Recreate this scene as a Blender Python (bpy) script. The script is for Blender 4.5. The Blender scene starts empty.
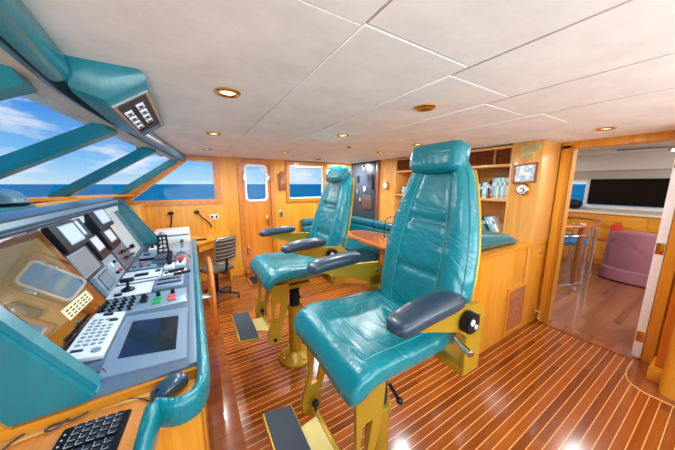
import bpy, bmesh, math, random
from mathutils import Vector, Matrix, noise
PI = math.pi
random.seed(7)
S = bpy.context.scene
COL = S.collection

# ------------------------------------------------------------------ camera
FOC = 243.0
pitch = math.atan(41 / FOC); yaw = math.radians(30.9)
cd = bpy.data.cameras.new('camera'); cam = bpy.data.objects.new('camera', cd); COL.objects.link(cam)
cam.location = (0, 0, 1.60)
cam.rotation_euler = (PI / 2 - pitch, 0, -yaw)
cd.sensor_fit = 'HORIZONTAL'; cd.sensor_width = 36; cd.lens = 36 * FOC / 675
cd.clip_start = 0.02; cd.clip_end = 20000
S.camera = cam

# ------------------------------------------------------------------ view + world
S.view_settings.view_transform = 'Standard'; S.view_settings.look = 'None'
S.view_settings.exposure = 0.0; S.view_settings.gamma = 1; S.view_settings.use_curve_mapping = False

class NT:
    def __init__(s, tree): s.t = tree; s.n = tree.nodes; s.l = tree.links
    def add(s, typ, ins=None, **kw):
        nd = s.n.new(typ)
        for k, v in kw.items(): setattr(nd, k, v)
        for k, v in (ins or {}).items():
            if isinstance(v, bpy.types.NodeSocket): s.l.new(v, nd.inputs[k])
            else: nd.inputs[k].default_value = v
        return nd
    def math(s, op, a, b=0.0, c=None, clamp=False):
        d = {0: a, 1: b}
        if c is not None: d[2] = c
        return s.add('ShaderNodeMath', d, operation=op, use_clamp=clamp).outputs[0]
    def mix(s, f, a, b, blend='MIX'):
        nd = s.add('ShaderNodeMix', {0: f, 6: a, 7: b}, data_type='RGBA', blend_type=blend)
        return nd.outputs[2]
    def ramp(s, fac, stops, interp='LINEAR'):
        nd = s.add('ShaderNodeValToRGB', {0: fac}); cr = nd.color_ramp; cr.interpolation = interp
        while len(cr.elements) < len(stops): cr.elements.new(0.5)
        for e, (p, c) in zip(cr.elements, stops):
            e.position = p; e.color = c if len(c) == 4 else (*c, 1)
        return nd.outputs[0]

def c4(c): return (c[0], c[1], c[2], 1)
def srgb(r, g, b):
    f = lambda v: (v / 255 / 12.92) if v / 255 <= .04045 else ((v / 255 + .055) / 1.055) ** 2.4
    return (f(r), f(g), f(b))

w = bpy.data.worlds.new('sky'); S.world = w; w.use_nodes = True
n = NT(w.node_tree); n.n.clear()
tc = n.add('ShaderNodeTexCoord').outputs['Generated']
sep = n.add('ShaderNodeSeparateXYZ', {0: tc})
z = sep.outputs[2]
grad = n.ramp(n.math('ADD', z, 0.0), [(0.0, srgb(190, 222, 244)), (0.07, srgb(130, 190, 240)), (0.22, srgb(52, 134, 226)), (0.6, srgb(24, 96, 205))])
zz = n.math('MULTIPLY', z, 3.2)
vec = n.add('ShaderNodeCombineXYZ', {0: sep.outputs[0], 1: sep.outputs[1], 2: zz}).outputs[0]
nz = n.add('ShaderNodeTexNoise', {'Vector': vec, 'Scale': 4.2, 'Detail': 8.0, 'Roughness': 0.55}).outputs[0]
cl = n.ramp(nz, [(0.48, (0, 0, 0)), (0.62, (1, 1, 1))])
band = n.ramp(z, [(0.0, (.3, .3, .3)), (0.04, (1, 1, 1)), (0.2, (.9, .9, .9)), (0.42, (0, 0, 0))])
fac = n.math('MULTIPLY', cl, band)
skyc = n.mix(fac, grad, c4(srgb(240, 243, 248)))
bg = n.add('ShaderNodeBackground', {0: skyc, 1: 1.1})
n.add('ShaderNodeOutputWorld', {0: bg.outputs[0]})

def light(name, typ, loc, energy, color=(1, 1, 1), **kw):
    d = bpy.data.lights.new(name, typ); d.energy = energy; d.color = color
    tgt = kw.pop('target', None)
    for k, v in kw.items(): setattr(d, k, v)
    o = bpy.data.objects.new(name, d); COL.objects.link(o); o.location = loc
    if tgt is not None:
        o.rotation_euler = (Vector(tgt) - Vector(loc)).to_track_quat('-Z', 'Y').to_euler()
    return o
light('sun', 'SUN', (0, 0, 30), 3.0, (1, .96, .9), angle=0.02, target=(-6, 9, 0))
# added unseen fill lights, one behind the camera to starboard, one in the saloon
light('starboard_fill', 'AREA', (1.1, -1.22, 1.30), 98, (0.84, 0.95, 1.0), shape='RECTANGLE', size=3.8, size_y=.9, target=(1.1, 3.0, 3.3))  # added fill, tilted up to brighten the ceiling
light('saloon_fill', 'AREA', (5.4, -1.35, 1.5), 55, (0.98, 0.98, 1.0), shape='RECTANGLE', size=3.2, size_y=1.0, target=(5.4, 3.0, 1.3))
LAMP_W = 5.0

# ------------------------------------------------------------------ materials
MATS = {}
def M(name, col=(.5, .5, .5), rough=.5, metal=0., spec=.5, coat=0., bump=0., bscale=30., var=0., emit=None, estr=1., alpha=1.):
    if name in MATS: return MATS[name]
    m = bpy.data.materials.new(name); m.use_nodes = True; MATS[name] = m
    t = NT(m.node_tree); p = t.n['Principled BSDF']
    p.inputs['Base Color'].default_value = c4(col); p.inputs['Roughness'].default_value = rough
    p.inputs['Metallic'].default_value = metal; p.inputs['Specular IOR Level'].default_value = spec
    p.inputs['Coat Weight'].default_value = coat; p.inputs['Coat Roughness'].default_value = .06
    if var or bump:
        oc = t.add('ShaderNodeTexCoord').outputs['Object']
        nn = t.add('ShaderNodeTexNoise', {'Vector': oc, 'Scale': bscale, 'Detail': 4.0}).outputs[0]
        if var:
            a = c4([max(0, v * (1 - var)) for v in col]); b = c4([min(1, v * (1 + var)) for v in col])
            t.l.new(t.mix(nn, a, b), p.inputs['Base Color'])
        if bump:
            bp = t.add('ShaderNodeBump', {'Strength': bump, 'Distance': .01, 'Height': nn})
            t.l.new(bp.outputs[0], p.inputs['Normal'])
    if emit:
        p.inputs['Emission Color'].default_value = c4(emit); p.inputs['Emission Strength'].default_value = estr
    return m

def wood(name, light_c, dark_c, axis=2, rough=.32, scale=1.0, coat=.15, stripe=0.0):
    m = bpy.data.materials.new(name); m.use_nodes = True; MATS[name] = m
    t = NT(m.node_tree); p = t.n['Principled BSDF']
    oc = t.add('ShaderNodeNewGeometry').outputs['Position']
    sc = [14 * scale] * 3; sc[axis] = 0.9 * scale
    mp = t.add('ShaderNodeMapping', {'Vector': oc, 'Scale': sc}).outputs[0]
    n1 = t.add('ShaderNodeTexNoise', {'Vector': mp, 'Scale': 1.0, 'Detail': 6.0, 'Roughness': .6, 'Distortion': .4}).outputs[0]
    sc2 = [90 * scale] * 3; sc2[axis] = 2.0 * scale
    mp2 = t.add('ShaderNodeMapping', {'Vector': oc, 'Scale': sc2}).outputs[0]
    n2 = t.add('ShaderNodeTexNoise', {'Vector': mp2, 'Scale': 1.0, 'Detail': 3.0}).outputs[0]
    f = t.math('ADD', t.math('MULTIPLY', n1, .75), t.math('MULTIPLY', n2, .3))
    col = t.ramp(f, [(0.33, dark_c), (0.68, light_c)])
    t.l.new(col, p.inputs['Base Color'])
    p.inputs['Roughness'].default_value = rough; p.inputs['Coat Weight'].default_value = coat
    p.inputs['Coat Roughness'].default_value = .08
    return m
HON_L, HON_D = srgb(228, 162, 50), srgb(200, 120, 20)
W_Z = wood('honey_wood_upright', HON_L, HON_D, 2)
W_X = wood('honey_wood_fore_aft', HON_L, HON_D, 0)
W_Y = wood('honey_wood_athwart', HON_L, HON_D, 1)
W_PALE = wood('pale_cherry_upright', srgb(228, 170, 92), srgb(206, 136, 56), 2)
W_PALEY = wood('pale_cherry_athwart', srgb(228, 170, 92), srgb(200, 130, 52), 1)
W_RED = wood('red_brown_wood', srgb(150, 84, 40), srgb(110, 52, 22), 2)
W_REDY = wood('red_brown_wood_athwart', srgb(176, 100, 48), srgb(130, 66, 28), 1)
W_STRIP = wood('pale_strip_wood', srgb(240, 200, 120), srgb(224, 176, 92), 0)
W_TRIM = wood('window_trim_wood', srgb(206, 130, 48), srgb(176, 94, 24), 1)
W_DESK = wood('desk_wood', srgb(232, 160, 84), srgb(210, 128, 50), 1, rough=.25)
W_DOOR = wood('door_wood', srgb(222, 140, 34), srgb(194, 102, 10), 2)

def floor_mat(name, base_l, base_d, line, pitch_w, linew, rough=.16):
    m = bpy.data.materials.new(name); m.use_nodes = True
    t = NT(m.node_tree); p = t.n['Principled BSDF']
    g = t.add('ShaderNodeNewGeometry').outputs['Position']
    s = t.add('ShaderNodeSeparateXYZ', {0: g})
    y = t.math('DIVIDE', s.outputs[1], pitch_w)
    fr = t.math('FRACT', y); idx = t.math('FLOOR', y)
    ln = t.math('LESS_THAN', fr, linew)
    xi = t.math('FLOOR', t.math('ADD', t.math('DIVIDE', s.outputs[0], 1.7), t.math('MULTIPLY', idx, .37)))
    wn = t.add('ShaderNodeTexWhiteNoise', {'Vector': t.add('ShaderNodeCombineXYZ', {0: idx, 1: xi}).outputs[0]}, noise_dimensions='3D').outputs[0]
    mp = t.add('ShaderNodeMapping', {'Vector': t.add('ShaderNodeCombineXYZ', {0: s.outputs[0], 1: s.outputs[1], 2: idx}).outputs[0], 'Scale': (2.2, 60, 3)}).outputs[0]
    gr = t.add('ShaderNodeTexNoise', {'Vector': mp, 'Scale': 1.0, 'Detail': 5.0, 'Roughness': .65}).outputs[0]
    f = t.math('ADD', t.math('MULTIPLY', wn, .45), t.math('MULTIPLY', gr, .6))
    col = t.ramp(f, [(0.2, base_d), (0.85, base_l)])
    fin = t.mix(ln, col, c4(line))
    t.l.new(fin, p.inputs['Base Color'])
    p.inputs['Roughness'].default_value = rough; p.inputs['Coat Weight'].default_value = .22; p.inputs['Coat Roughness'].default_value = .07
    return m
FLOOR = floor_mat('teak_and_holly_floor', srgb(164, 84, 26), srgb(98, 40, 9), srgb(226, 172, 96), .052, .085)
FLOOR2 = floor_mat('saloon_plank_floor', srgb(150, 92, 58), srgb(100, 54, 32), srgb(140, 84, 50), .075, .05, .3)
TEAKM = wood('floor_margin_teak', srgb(158, 88, 46), srgb(118, 58, 26), 0, rough=.2, coat=.4)

def leather(name, col, rough=.32, wr=.35, coat=.25):
    m = bpy.data.materials.new(name); m.use_nodes = True; MATS[name] = m
    t = NT(m.node_tree); p = t.n['Principled BSDF']
    oc = t.add('ShaderNodeTexCoord').outputs['Object']
    mp = t.add('ShaderNodeMapping', {'Vector': oc, 'Scale': (6, 2.6, 4)}).outputs[0]
    n1 = t.add('ShaderNodeTexNoise', {'Vector': mp, 'Scale': 1.0, 'Detail': 3.0, 'Distortion': 1.6}).outputs[0]
    rid = t.math('ABSOLUTE', t.math('SUBTRACT', n1, .5))
    fine = t.add('ShaderNodeTexNoise', {'Vector': oc, 'Scale': 420.0, 'Detail': 2.0}).outputs[0]
    h = t.math('ADD', rid, t.math('MULTIPLY', fine, .012))
    b = t.add('ShaderNodeBump', {'Strength': wr, 'Distance': .05, 'Height': h})
    t.l.new(b.outputs[0], p.inputs['Normal'])
    a = c4([v * .82 for v in col]); bb = c4([min(1, v * 1.15) for v in col])
    t.l.new(t.mix(n1, a, bb), p.inputs['Base Color'])
    p.inputs['Roughness'].default_value = rough; p.inputs['Coat Weight'].default_value = coat; p.inputs['Coat Roughness'].default_value = .2
    return m
TEAL = leather('teal_leather', srgb(2, 126, 138), wr=.5, rough=.28)
TEALS = leather('teal_leather_smooth', srgb(10, 122, 138), wr=.1)
TEALD = leather('deep_teal_leather', srgb(10, 104, 116), wr=.15)
SLATE = leather('slate_blue_leather', srgb(32, 56, 74), wr=.08, rough=.4)
SEAM = M('light_teal_stitching', srgb(50, 160, 170), .5)
BROW = leather('grey_blue_padding', srgb(92, 128, 150), wr=.08, rough=.3)
GOLD = M('gold_painted_metal', srgb(178, 144, 36), .36, .35, bump=.04, bscale=60, var=.05)
BRASS = M('polished_brass', srgb(226, 176, 88), .2, 1.)
CHROME = M('chrome', srgb(225, 228, 232), .12, 1.)
STEEL = M('brushed_steel', srgb(170, 178, 186), .3, .9)
BLACK = M('black_plastic', srgb(16, 20, 26), .4, spec=.3)
RUBBER = M('black_rubber', srgb(30, 32, 36), .7)
DKBLUE = M('dark_blue_grey_plastic', srgb(30, 46, 60), .35)
GRIP = M('charcoal_grip_tread', srgb(62, 72, 84), .8, bump=.6, bscale=350, var=.25)
CONS = M('pale_blue_console_laminate', srgb(92, 112, 132), .16, var=.04, bscale=5, coat=.6)
PLATE = M('blue_grey_metal_plate', srgb(140, 166, 186), .32, .35, var=.05, bscale=8)
PANELW = M('white_instrument_plate', srgb(214, 226, 234), .3)
WHITE = M('white_paint', srgb(236, 238, 240), .4)
CREAM = M('cream_trim_panel', srgb(214, 204, 184), .45, var=.03, bscale=3)
SCREEN = M('emissive_grey_screen', srgb(170, 184, 196), .2, emit=srgb(196, 208, 218), estr=.38)  # even pale emission over the whole screen face
SCREENB = M('dim_blue_screen', srgb(90, 108, 120), .15, emit=srgb(120, 140, 156), estr=.35)
GLOSSB = M('glossy_dark_monitor_glass', srgb(34, 24, 20), .03, spec=.8, coat=1.)
PURPLE = M('mauve_upholstery', srgb(150, 98, 112), .9, bump=.2, bscale=80, var=.12)
BLUEF = M('blue_fabric', srgb(30, 110, 165), .8)
REDP = M('red_plastic', srgb(200, 40, 34), .4)
GREENP = M('green_plastic', srgb(30, 160, 95), .4)
NAVY = M('dark_navy_panel', srgb(44, 60, 78), .35)
CREAMW = M('cream_plastic', srgb(224, 214, 190), .4)
PAPER = M('white_paper', srgb(232, 234, 232), .7)
MESHG = M('grey_mesh_fabric', srgb(92, 88, 84), .8, bump=.5, bscale=300, var=.2)
DARK = M('dark_recess', srgb(26, 24, 24), .8)
TVM = M('switched_off_tv_glass', srgb(10, 10, 12), .3, spec=.15)
LAMPE = M('lit_lamp_diffuser', srgb(255, 240, 205), .5, emit=srgb(255, 236, 190), estr=3.2)
SALC = M('saloon_ceiling_paint', srgb(206, 202, 194), .6)

def ceil_mat():
    m = bpy.data.materials.new('ceiling_panel_vinyl'); m.use_nodes = True
    t = NT(m.node_tree); p = t.n['Principled BSDF']
    g = t.add('ShaderNodeNewGeometry').outputs['Position']
    n1 = t.add('ShaderNodeTexNoise', {'Vector': g, 'Scale': 3.5, 'Detail': 8.0, 'Roughness': .7}).outputs[0]
    t.l.new(t.ramp(n1, [(.3, srgb(228, 226, 222)), (.7, srgb(248, 247, 244))]), p.inputs['Base Color'])
    p.inputs['Roughness'].default_value = .6
    return m
CEIL = ceil_mat()
GROOVE = M('ceiling_groove', srgb(176, 168, 156), .7)

def glass(name, tint=(1, 1, 1), refl=.06):
    m = bpy.data.materials.new(name); m.use_nodes = True
    t = NT(m.node_tree); t.n.clear()
    tr = t.add('ShaderNodeBsdfTransparent', {0: c4(tint)})
    gl = t.add('ShaderNodeBsdfGlossy', {0: (1, 1, 1, 1), 'Roughness': .0})
    lw = t.add('ShaderNodeLayerWeight', {0: .25}).outputs['Fresnel']
    f = t.math('MULTIPLY', lw, .05, clamp=True)
    f = t.math('ADD', f, refl * .08)
    mx = t.add('ShaderNodeMixShader', {0: f, 1: tr.outputs[0], 2: gl.outputs[0]})
    t.add('ShaderNodeOutputMaterial', {0: mx.outputs[0]})
    return m
GLASS = glass('window_glass', (.95, .98, .98))
ACRYL = glass('clear_acrylic', (.84, .88, .9), .15)

def sea_mat():
    m = bpy.data.materials.new('sea_water'); m.use_nodes = True
    t = NT(m.node_tree); p = t.n['Principled BSDF']
    g = t.add('ShaderNodeNewGeometry').outputs['Position']
    mp = t.add('ShaderNodeMapping', {'Vector': g, 'Scale': (.05, .05, .05)}).outputs[0]
    n1 = t.add('ShaderNodeTexNoise', {'Vector': mp, 'Scale': 3.0, 'Detail': 9.0, 'Roughness': .7}).outputs[0]
    n2 = t.add('ShaderNodeTexNoise', {'Vector': g, 'Scale': .9, 'Detail': 6.0, 'Roughness': .7}).outputs[0]
    f = t.math('ADD', t.math('MULTIPLY', n1, .5), t.math('MULTIPLY', n2, .5))
    t.l.new(t.ramp(f, [(.38, srgb(0, 88, 128)), (.62, srgb(20, 140, 176))]), p.inputs['Base Color'])
    p.inputs['Roughness'].default_value = .8; p.inputs['Specular IOR Level'].default_value = .0
    return m
SEA = sea_mat()

# ------------------------------------------------------------------ mesh builder
class MB:
    def __init__(s): s.bm = bmesh.new()
    def _mx(s, geom_verts, mx):
        if mx is not None: bmesh.ops.transform(s.bm, matrix=mx, verts=geom_verts)
    def box(s, x0, x1, y0, y1, z0, z1, bev=0., seg=2, mx=None):
        r = bmesh.ops.create_cube(s.bm, size=1)['verts']
        bmesh.ops.transform(s.bm, matrix=Matrix.Translation(((x0 + x1) / 2, (y0 + y1) / 2, (z0 + z1) / 2)) @ Matrix.Diagonal((abs(x1 - x0), abs(y1 - y0), abs(z1 - z0), 1)), verts=r)
        if bev > 0:
            es = list({e for v in r for e in v.link_edges})
            q = bmesh.ops.bevel(s.bm, geom=es, offset=min(bev, .45 * min(abs(x1 - x0), abs(y1 - y0), abs(z1 - z0))), segments=seg, affect='EDGES', profile=.6)
            r = list({v for f in q['faces'] for v in f.verts} | {v for v in r if v.is_valid})
        s._mx(r, mx); return s
    def obox(s, c, size, rot, bev=0.):
        """box centred at c with 3x3 rotation"""
        h = [v / 2 for v in size]
        return s.box(-h[0], h[0], -h[1], h[1], -h[2], h[2], bev, mx=Matrix.Translation(c) @ rot.to_4x4())
    def cyl(s, p0, p1, r0, r1=None, n=20, bev=0.):
        r1 = r0 if r1 is None else r1
        p0 = Vector(p0); p1 = Vector(p1); d = p1 - p0
        v = bmesh.ops.create_cone(s.bm, cap_ends=True, segments=n, radius1=r0, radius2=r1, depth=d.length)['verts']
        if bev:
            es = [e for e in {e for x in v for e in x.link_edges} if any(len(f.verts) > 4 for f in e.link_faces)]
            q = bmesh.ops.bevel(s.bm, geom=es, offset=bev, segments=2, affect='EDGES')
            v = list({x for f in q['faces'] for x in f.verts} | {x for x in v if x.is_valid})
        s._mx(v, Matrix.Translation((p0 + p1) / 2) @ d.to_track_quat('Z', 'Y').to_matrix().to_4x4()); return s
    def sph(s, c, r, sc=(1, 1, 1), n=16, m=10):
        v = bmesh.ops.create_uvsphere(s.bm, u_segments=n, v_segments=m, radius=r)['verts']
        s._mx(v, Matrix.Translation(c) @ Matrix.Diagonal((*sc, 1))); return s
    def grid(s, rows, closed_u=False, cap=False):
        vs = [[s.bm.verts.new(p) for p in r] for r in rows]
        for a, b in zip(vs, vs[1:]):
            k = len(a)
            for i in range(k if closed_u else k - 1):
                j = (i + 1) % k
                try: s.bm.faces.new((a[i], a[j], b[j], b[i]))
                except ValueError: pass
        if cap:
            s.bm.faces.new(vs[0][::-1]); s.bm.faces.new(vs[-1])
        return s
    def tube(s, pts, r, n=8, closed=False, smooth=0):
        P = [Vector(p) for p in pts]
        for _ in range(smooth):
            Q = [P[0]] if not closed else []
            L_ = len(P)
            for i in range(L_ if closed else L_ - 1):
                a, b = P[i], P[(i + 1) % L_]
                Q += [a * .75 + b * .25, a * .25 + b * .75]
            if not closed: Q.append(P[-1])
            P = Q
        rings = []; up = None; L_ = len(P)
        for i, p in enumerate(P):
            if closed: t = (P[(i + 1) % L_] - P[i - 1])
            else: t = P[min(i + 1, L_ - 1)] - P[max(i - 1, 0)]
            if t.length < 1e-9: t = Vector((0, 0, 1))
            t.normalize()
            if up is None: up = t.orthogonal().normalized()
            up = (up - t * up.dot(t)); up = up.normalized() if up.length > 1e-6 else t.orthogonal().normalized()
            bi = t.cross(up)
            rr = r(i / (L_ - 1)) if callable(r) else r
            rings.append([p + (up * math.cos(2 * PI * k / n) + bi * math.sin(2 * PI * k / n)) * rr for k in range(n)])
        if closed: rings.append(rings[0])
        s.grid(rings, True, not closed); return s
    def prism(s, pts, vec, bev=0.):
        """planar polygon (3D points) extruded by vec"""
        a = [s.bm.verts.new(p) for p in pts]; vec = Vector(vec); b = [s.bm.verts.new(Vector(p) + vec) for p in pts]
        k = len(a); fs = [s.bm.faces.new(a[::-1]), s.bm.faces.new(b)]
        for i in range(k): fs.append(s.bm.faces.new((a[i], a[(i + 1) % k], b[(i + 1) % k], b[i])))
        if bev:
            es = list({e for f in fs for e in f.edges})
            bmesh.ops.recalc_face_normals(s.bm, faces=fs)
            bmesh.ops.bevel(s.bm, geom=es, offset=bev, segments=2, affect='EDGES')
        return s
    def lathe(s, prof, c=(0, 0, 0), n=28, mx=None):
        rows = [[Vector(c) + Vector((r * math.cos(2 * PI * k / n), r * math.sin(2 * PI * k / n), h)) for k in range(n)] for r, h in prof]
        if mx is not None: rows = [[mx @ p for p in r] for r in rows]
        return s.grid(rows, True, True)
    def holes(s, outer, inners, vec):
        """planar outline with holes, extruded by vec"""
        es = []
        for lp in [outer] + inners:
            vs = [s.bm.verts.new(p) for p in lp]
            es += [s.bm.edges.new((vs[i], vs[(i + 1) % len(vs)])) for i in range(len(vs))]
        r = bmesh.ops.triangle_fill(s.bm, edges=es, use_beauty=True)
        fs = [g for g in r['geom'] if isinstance(g, bmesh.types.BMFace)]
        e = bmesh.ops.extrude_face_region(s.bm, geom=fs, use_keep_orig=True)
        nv = [g for g in e['geom'] if isinstance(g, bmesh.types.BMVert)]
        bmesh.ops.translate(s.bm, verts=nv, vec=vec); return s

WL = {}
def finish(mb, name, mat, parent=None, angle=38, loc=None):
    bm = mb.bm
    bmesh.ops.remove_doubles(bm, verts=bm.verts, dist=1e-6)
    bmesh.ops.recalc_face_normals(bm, faces=bm.faces)
    pw = WL.get(parent.name, Vector((0, 0, 0))) if parent is not None else Vector((0, 0, 0))
    if loc is None:
        co = [v.co for v in bm.verts]
        lo = Vector([min(c[i] for c in co) for i in range(3)]); hi = Vector([max(c[i] for c in co) for i in range(3)])
        loc = Vector(((lo.x + hi.x) / 2, (lo.y + hi.y) / 2, lo.z))
    loc = Vector(loc)
    bmesh.ops.translate(bm, verts=bm.verts, vec=-loc)
    for f in bm.faces: f.smooth = True
    lim = math.radians(angle)
    for e in bm.edges:
        if len(e.link_faces) != 2 or e.calc_face_angle(0) > lim: e.smooth = False
    me = bpy.data.meshes.new(name); bm.to_mesh(me); bm.free()
    for mm in (mat if isinstance(mat, (list, tuple)) else [mat]): me.materials.append(mm)
    o = bpy.data.objects.new(name, me); COL.objects.link(o)
    if parent is not None: o.parent = parent
    o.location = loc - pw
    WL[o.name] = loc
    return o
def tag(o, label=None, cat=None, group=None, kind=None):
    if label: o['label'] = label
    if cat: o['category'] = cat
    if group: o['group'] = group
    if kind: o['kind'] = kind
    return o
def thing(name, label, cat, loc=(0, 0, 0), group=None):
    o = bpy.data.objects.new(name, None); COL.objects.link(o); o.location = loc; o.empty_display_size = .1
    WL[o.name] = Vector(loc)
    return tag(o, label, cat, group)
def struct(name, mb, mat): return tag(finish(mb, name, mat), kind='structure')
def solo(name, mb, mat, label, cat, group=None): return tag(finish(mb, name, mat), label, cat, group)
def dup(root, label=None, loc=None, group=None):
    r = root.copy(); COL.objects.link(r)
    if loc is not None: r.location = loc
    if label: r['label'] = label
    if group: r['group'] = group
    for ch in list(root.children):
        c = ch.copy(); COL.objects.link(c); c.parent = r
        for g in list(ch.children):
            d = g.copy(); COL.objects.link(d); d.parent = c
    return r
def rrect(cx, cz, w_, h_, r, n=5):
    out = []
    for sx, sz, a0 in ((1, 1, 0), (-1, 1, 90), (-1, -1, 180), (1, -1, 270)):
        for k in range(n + 1):
            a = math.radians(a0 + 90 * k / n)
            out.append((cx + sx * (w_ / 2 - r) + r * math.cos(a), cz + sz * (h_ / 2 - r) + r * math.sin(a)))
    return out

# ------------------------------------------------------------------ setting constants
ZC = 2.03; YP = 4.45; YS = -1.30; XA = 3.45; XB = 3.0
def XI(y): return -.335 + .31 * (abs(y - 1.4) / 3.05) ** 1.25          # inner edge of the header
def XS(y): return -1.42 + .58 * (abs(y - 1.6) / 2.85) ** 2.0     # sill line of the windscreen
def ZS(y): return 1.49 - .03 * ((y - 1.6) / 2.85) ** 2
ys = [YS + (YP - YS) * i / 24 for i in range(25)]

# sea
solo('sea', MB().box(-9000, 9000, -9000, 9000, -4.7, -4.5), SEA, 'open blue sea reaching the horizon outside the windows', 'sea')['kind'] = 'structure'

# floor
struct('floor', MB().box(-1.7, XA + .02, YS - .1, YP + .1, -.1, 0), FLOOR)
struct('floor_saloon', MB().box(XA + .02, 9.2, -1.6, 5.0, -.1, -.003), FLOOR2)
struct('trim_1', MB().box(XA - .09, XA + .08, .30, 1.02, 0, .008, .003), TEAKM)     # door threshold

# ceiling: panels with fine grooves
def ceiling():
    seams = [.445, .935, 1.42, 1.92, 2.42, 2.95]
    mb = MB(); g = .003
    xs = [XI(1.6) - .02] + seams + [XA + .1]
    cross = {0: [.61, 2.6], 1: [.60, 2.45], 2: [.68, 2.2], 3: [.8, 2.7], 4: [.72, 2.2], 5: [1.9], 6: [.9, 2.9]}
    for i in range(len(xs) - 1):
        cy = [YS] + cross[i] + [YP + .02]
        for a, b in zip(cy, cy[1:]):
            if i == 0:
                k = 12; yy = [a + g + (b - a - 2 * g) * j / k for j in range(k + 1)]
                rows_top = [[(XI(y), y, ZC + .05), (xs[1] - g, y, ZC + .05)] for y in yy]
                poly = [(XI(y), y, ZC) for y in yy] + [(xs[1] - g, yy[-1], ZC), (xs[1] - g, yy[0], ZC)]
                mb.prism(poly, (0, 0, .011))
            else:
                mb.box(xs[i] + g, xs[i + 1] - g, a + g, b - g, ZC, ZC + .011, .003, 1)
    return mb
struct('ceiling', ceiling(), CEIL)
struct('ceiling_deck', MB().box(-.6, 9.3, YS - .4, 5.1, 2.42, 2.5), CEIL)
struct('ceiling_backing', MB().box(-.25, XA + .1, YS - .1, YP + .1, ZC + .012, ZC + .1), GROOVE)

# ------------------------------------------------------------------ port wall
def wl(x, z_, y=YP): return (x, y, z_)
winA = [(-.78, 1.335), (.36, 1.335), (.36, 1.975), (.03, 1.985), (-.66, 1.44)]
winA = [(-.80, 1.335), (.36, 1.335), (.36, 1.965), (-.02, 1.985)]
doorO = rrect(1.005, 1.06, .50, 1.80, .10)
winB = [(1.60, 1.325), (2.33, 1.325), (2.33, 1.955), (1.60, 1.955)]
outer = [(-1.6, 0), (3.5, 0), (3.5, 2.42), (-.6, 2.42), (-.6, 2.03), (-.04, 2.03), (-.9, 1.44), (-1.6, 1.44)]
struct('wall_port', MB().holes([wl(*p) for p in outer], [[wl(*p) for p in winA], [wl(*p) for p in doorO], [wl(*p) for p in winB]], (0, .10, 0)), W_Z)

def frame_poly(inner, outer_, y0, y1):
    return MB().holes([wl(*p, y0) for p in outer_], [[wl(*p, y0) for p in inner]], (0, y1 - y0, 0))
wA_out = [(-.93, 1.285), (.43, 1.285), (.43, 2.025), (-.04, 2.025)]
o = struct('window_1', frame_poly(winA, wA_out, YP - .022, YP + .0), W_TRIM)
finish(frame_poly([(-.74, 1.36), (.335, 1.36), (.335, 1.945), (-.0, 1.955)], winA, YP + .03, YP + .055), 'window_frame', W_X, o)
finish(MB().prism([wl(*p, YP + .06) for p in winA], (0, .008, 0)), 'pane', GLASS, o)
wB_out = [(1.54, 1.265), (2.40, 1.265), (2.40, 2.015), (1.54, 2.015)]
o = struct('window_2', frame_poly(winB, wB_out, YP - .025, YP), W_TRIM)
finish(frame_poly([(1.62, 1.345), (2.31, 1.345), (2.31, 1.90), (1.62, 1.90)], winB, YP + .03, YP + .055), 'window_frame', WHITE, o)
finish(MB().prism([wl(*p, YP + .06) for p in winB], (0, .008, 0)), 'pane', GLASS, o)
finish(MB().box(1.61, 2.32, YP - .005, YP + .02, 1.905, 1.95, .004), 'blind_roll', WHITE, o)

# port door
d = struct('door_1', MB().holes([wl(*p, YP - .03) for p in rrect(1.005, 1.06, .62, 1.92, .15)], [[wl(*p, YP - .03) for p in rrect(1.005, 1.07, .48, 1.78, .09)]], (0, .035, 0)), W_TRIM)
leaf = finish(MB().holes([wl(*p, YP + .02) for p in rrect(1.005, 1.06, .495, 1.795, .09)], [[wl(*p, YP + .02) for p in rrect(1.0, 1.615, .35, .60, .06)]], (0, .04, 0)), 'door_leaf', W_DOOR, d)
finish(frame_poly(rrect(1.0, 1.615, .32, .57, .055), rrect(1.0, 1.615, .385, .635, .075), YP + .0, YP + .045), 'window_frame', WHITE, leaf)
finish(MB().prism([wl(*p, YP + .035) for p in rrect(1.0, 1.615, .34, .59, .055)], (0, .006, 0)), 'pane', GLASS, leaf)
for hx, hz in ((.79, 1.72), (1.21, 1.72), (.80, .42)):
    finish(MB().box(hx - .014, hx + .014, YP - .045, YP + .01, hz - .07, hz + .07, .008), 'hinge', CHROME, d)
finish(MB().cyl((1.17, YP + .02, .98), (1.17, YP - .05, .98), .016).cyl((1.175, YP - .045, .98), (1.07, YP - .045, 1.0), .009), 'door_handle', BRASS, d)
finish(MB().box(1.15, 1.19, YP + .005, YP + .022, .86, 1.04, .004), 'lock_plate', BRASS, d)
solo('door_sill', MB().box(.72, 1.30, YP - .22, YP - .001, 0, .10, .01), W_REDY, 'raised wooden coaming step at the foot of the port door', 'step')
m = MB().box(.74, 1.28, YP - .62, YP - .24, 0, .012, .003)
for k in range(9): m.box(.76, 1.26, YP - .60 + k * .04, YP - .585 + k * .04, .012, .018)
solo('door_mat', m, RUBBER, 'dark ribbed mat on the floor before the port door', 'mat')
m = MB()
for a in ((.70, 1.32, YP - .66, YP - .63), (.70, 1.32, YP - .235, YP - .222)): m.box(*a, 0, .02, .004)
for a in ((.69, .72, YP - .66, YP - .222), (1.30, 1.33, YP - .66, YP - .222)): m.box(*a, 0, .02, .004)
solo('mat_frame', m, W_REDY, 'low reddish wood border around the dark door mat', 'trim')

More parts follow.
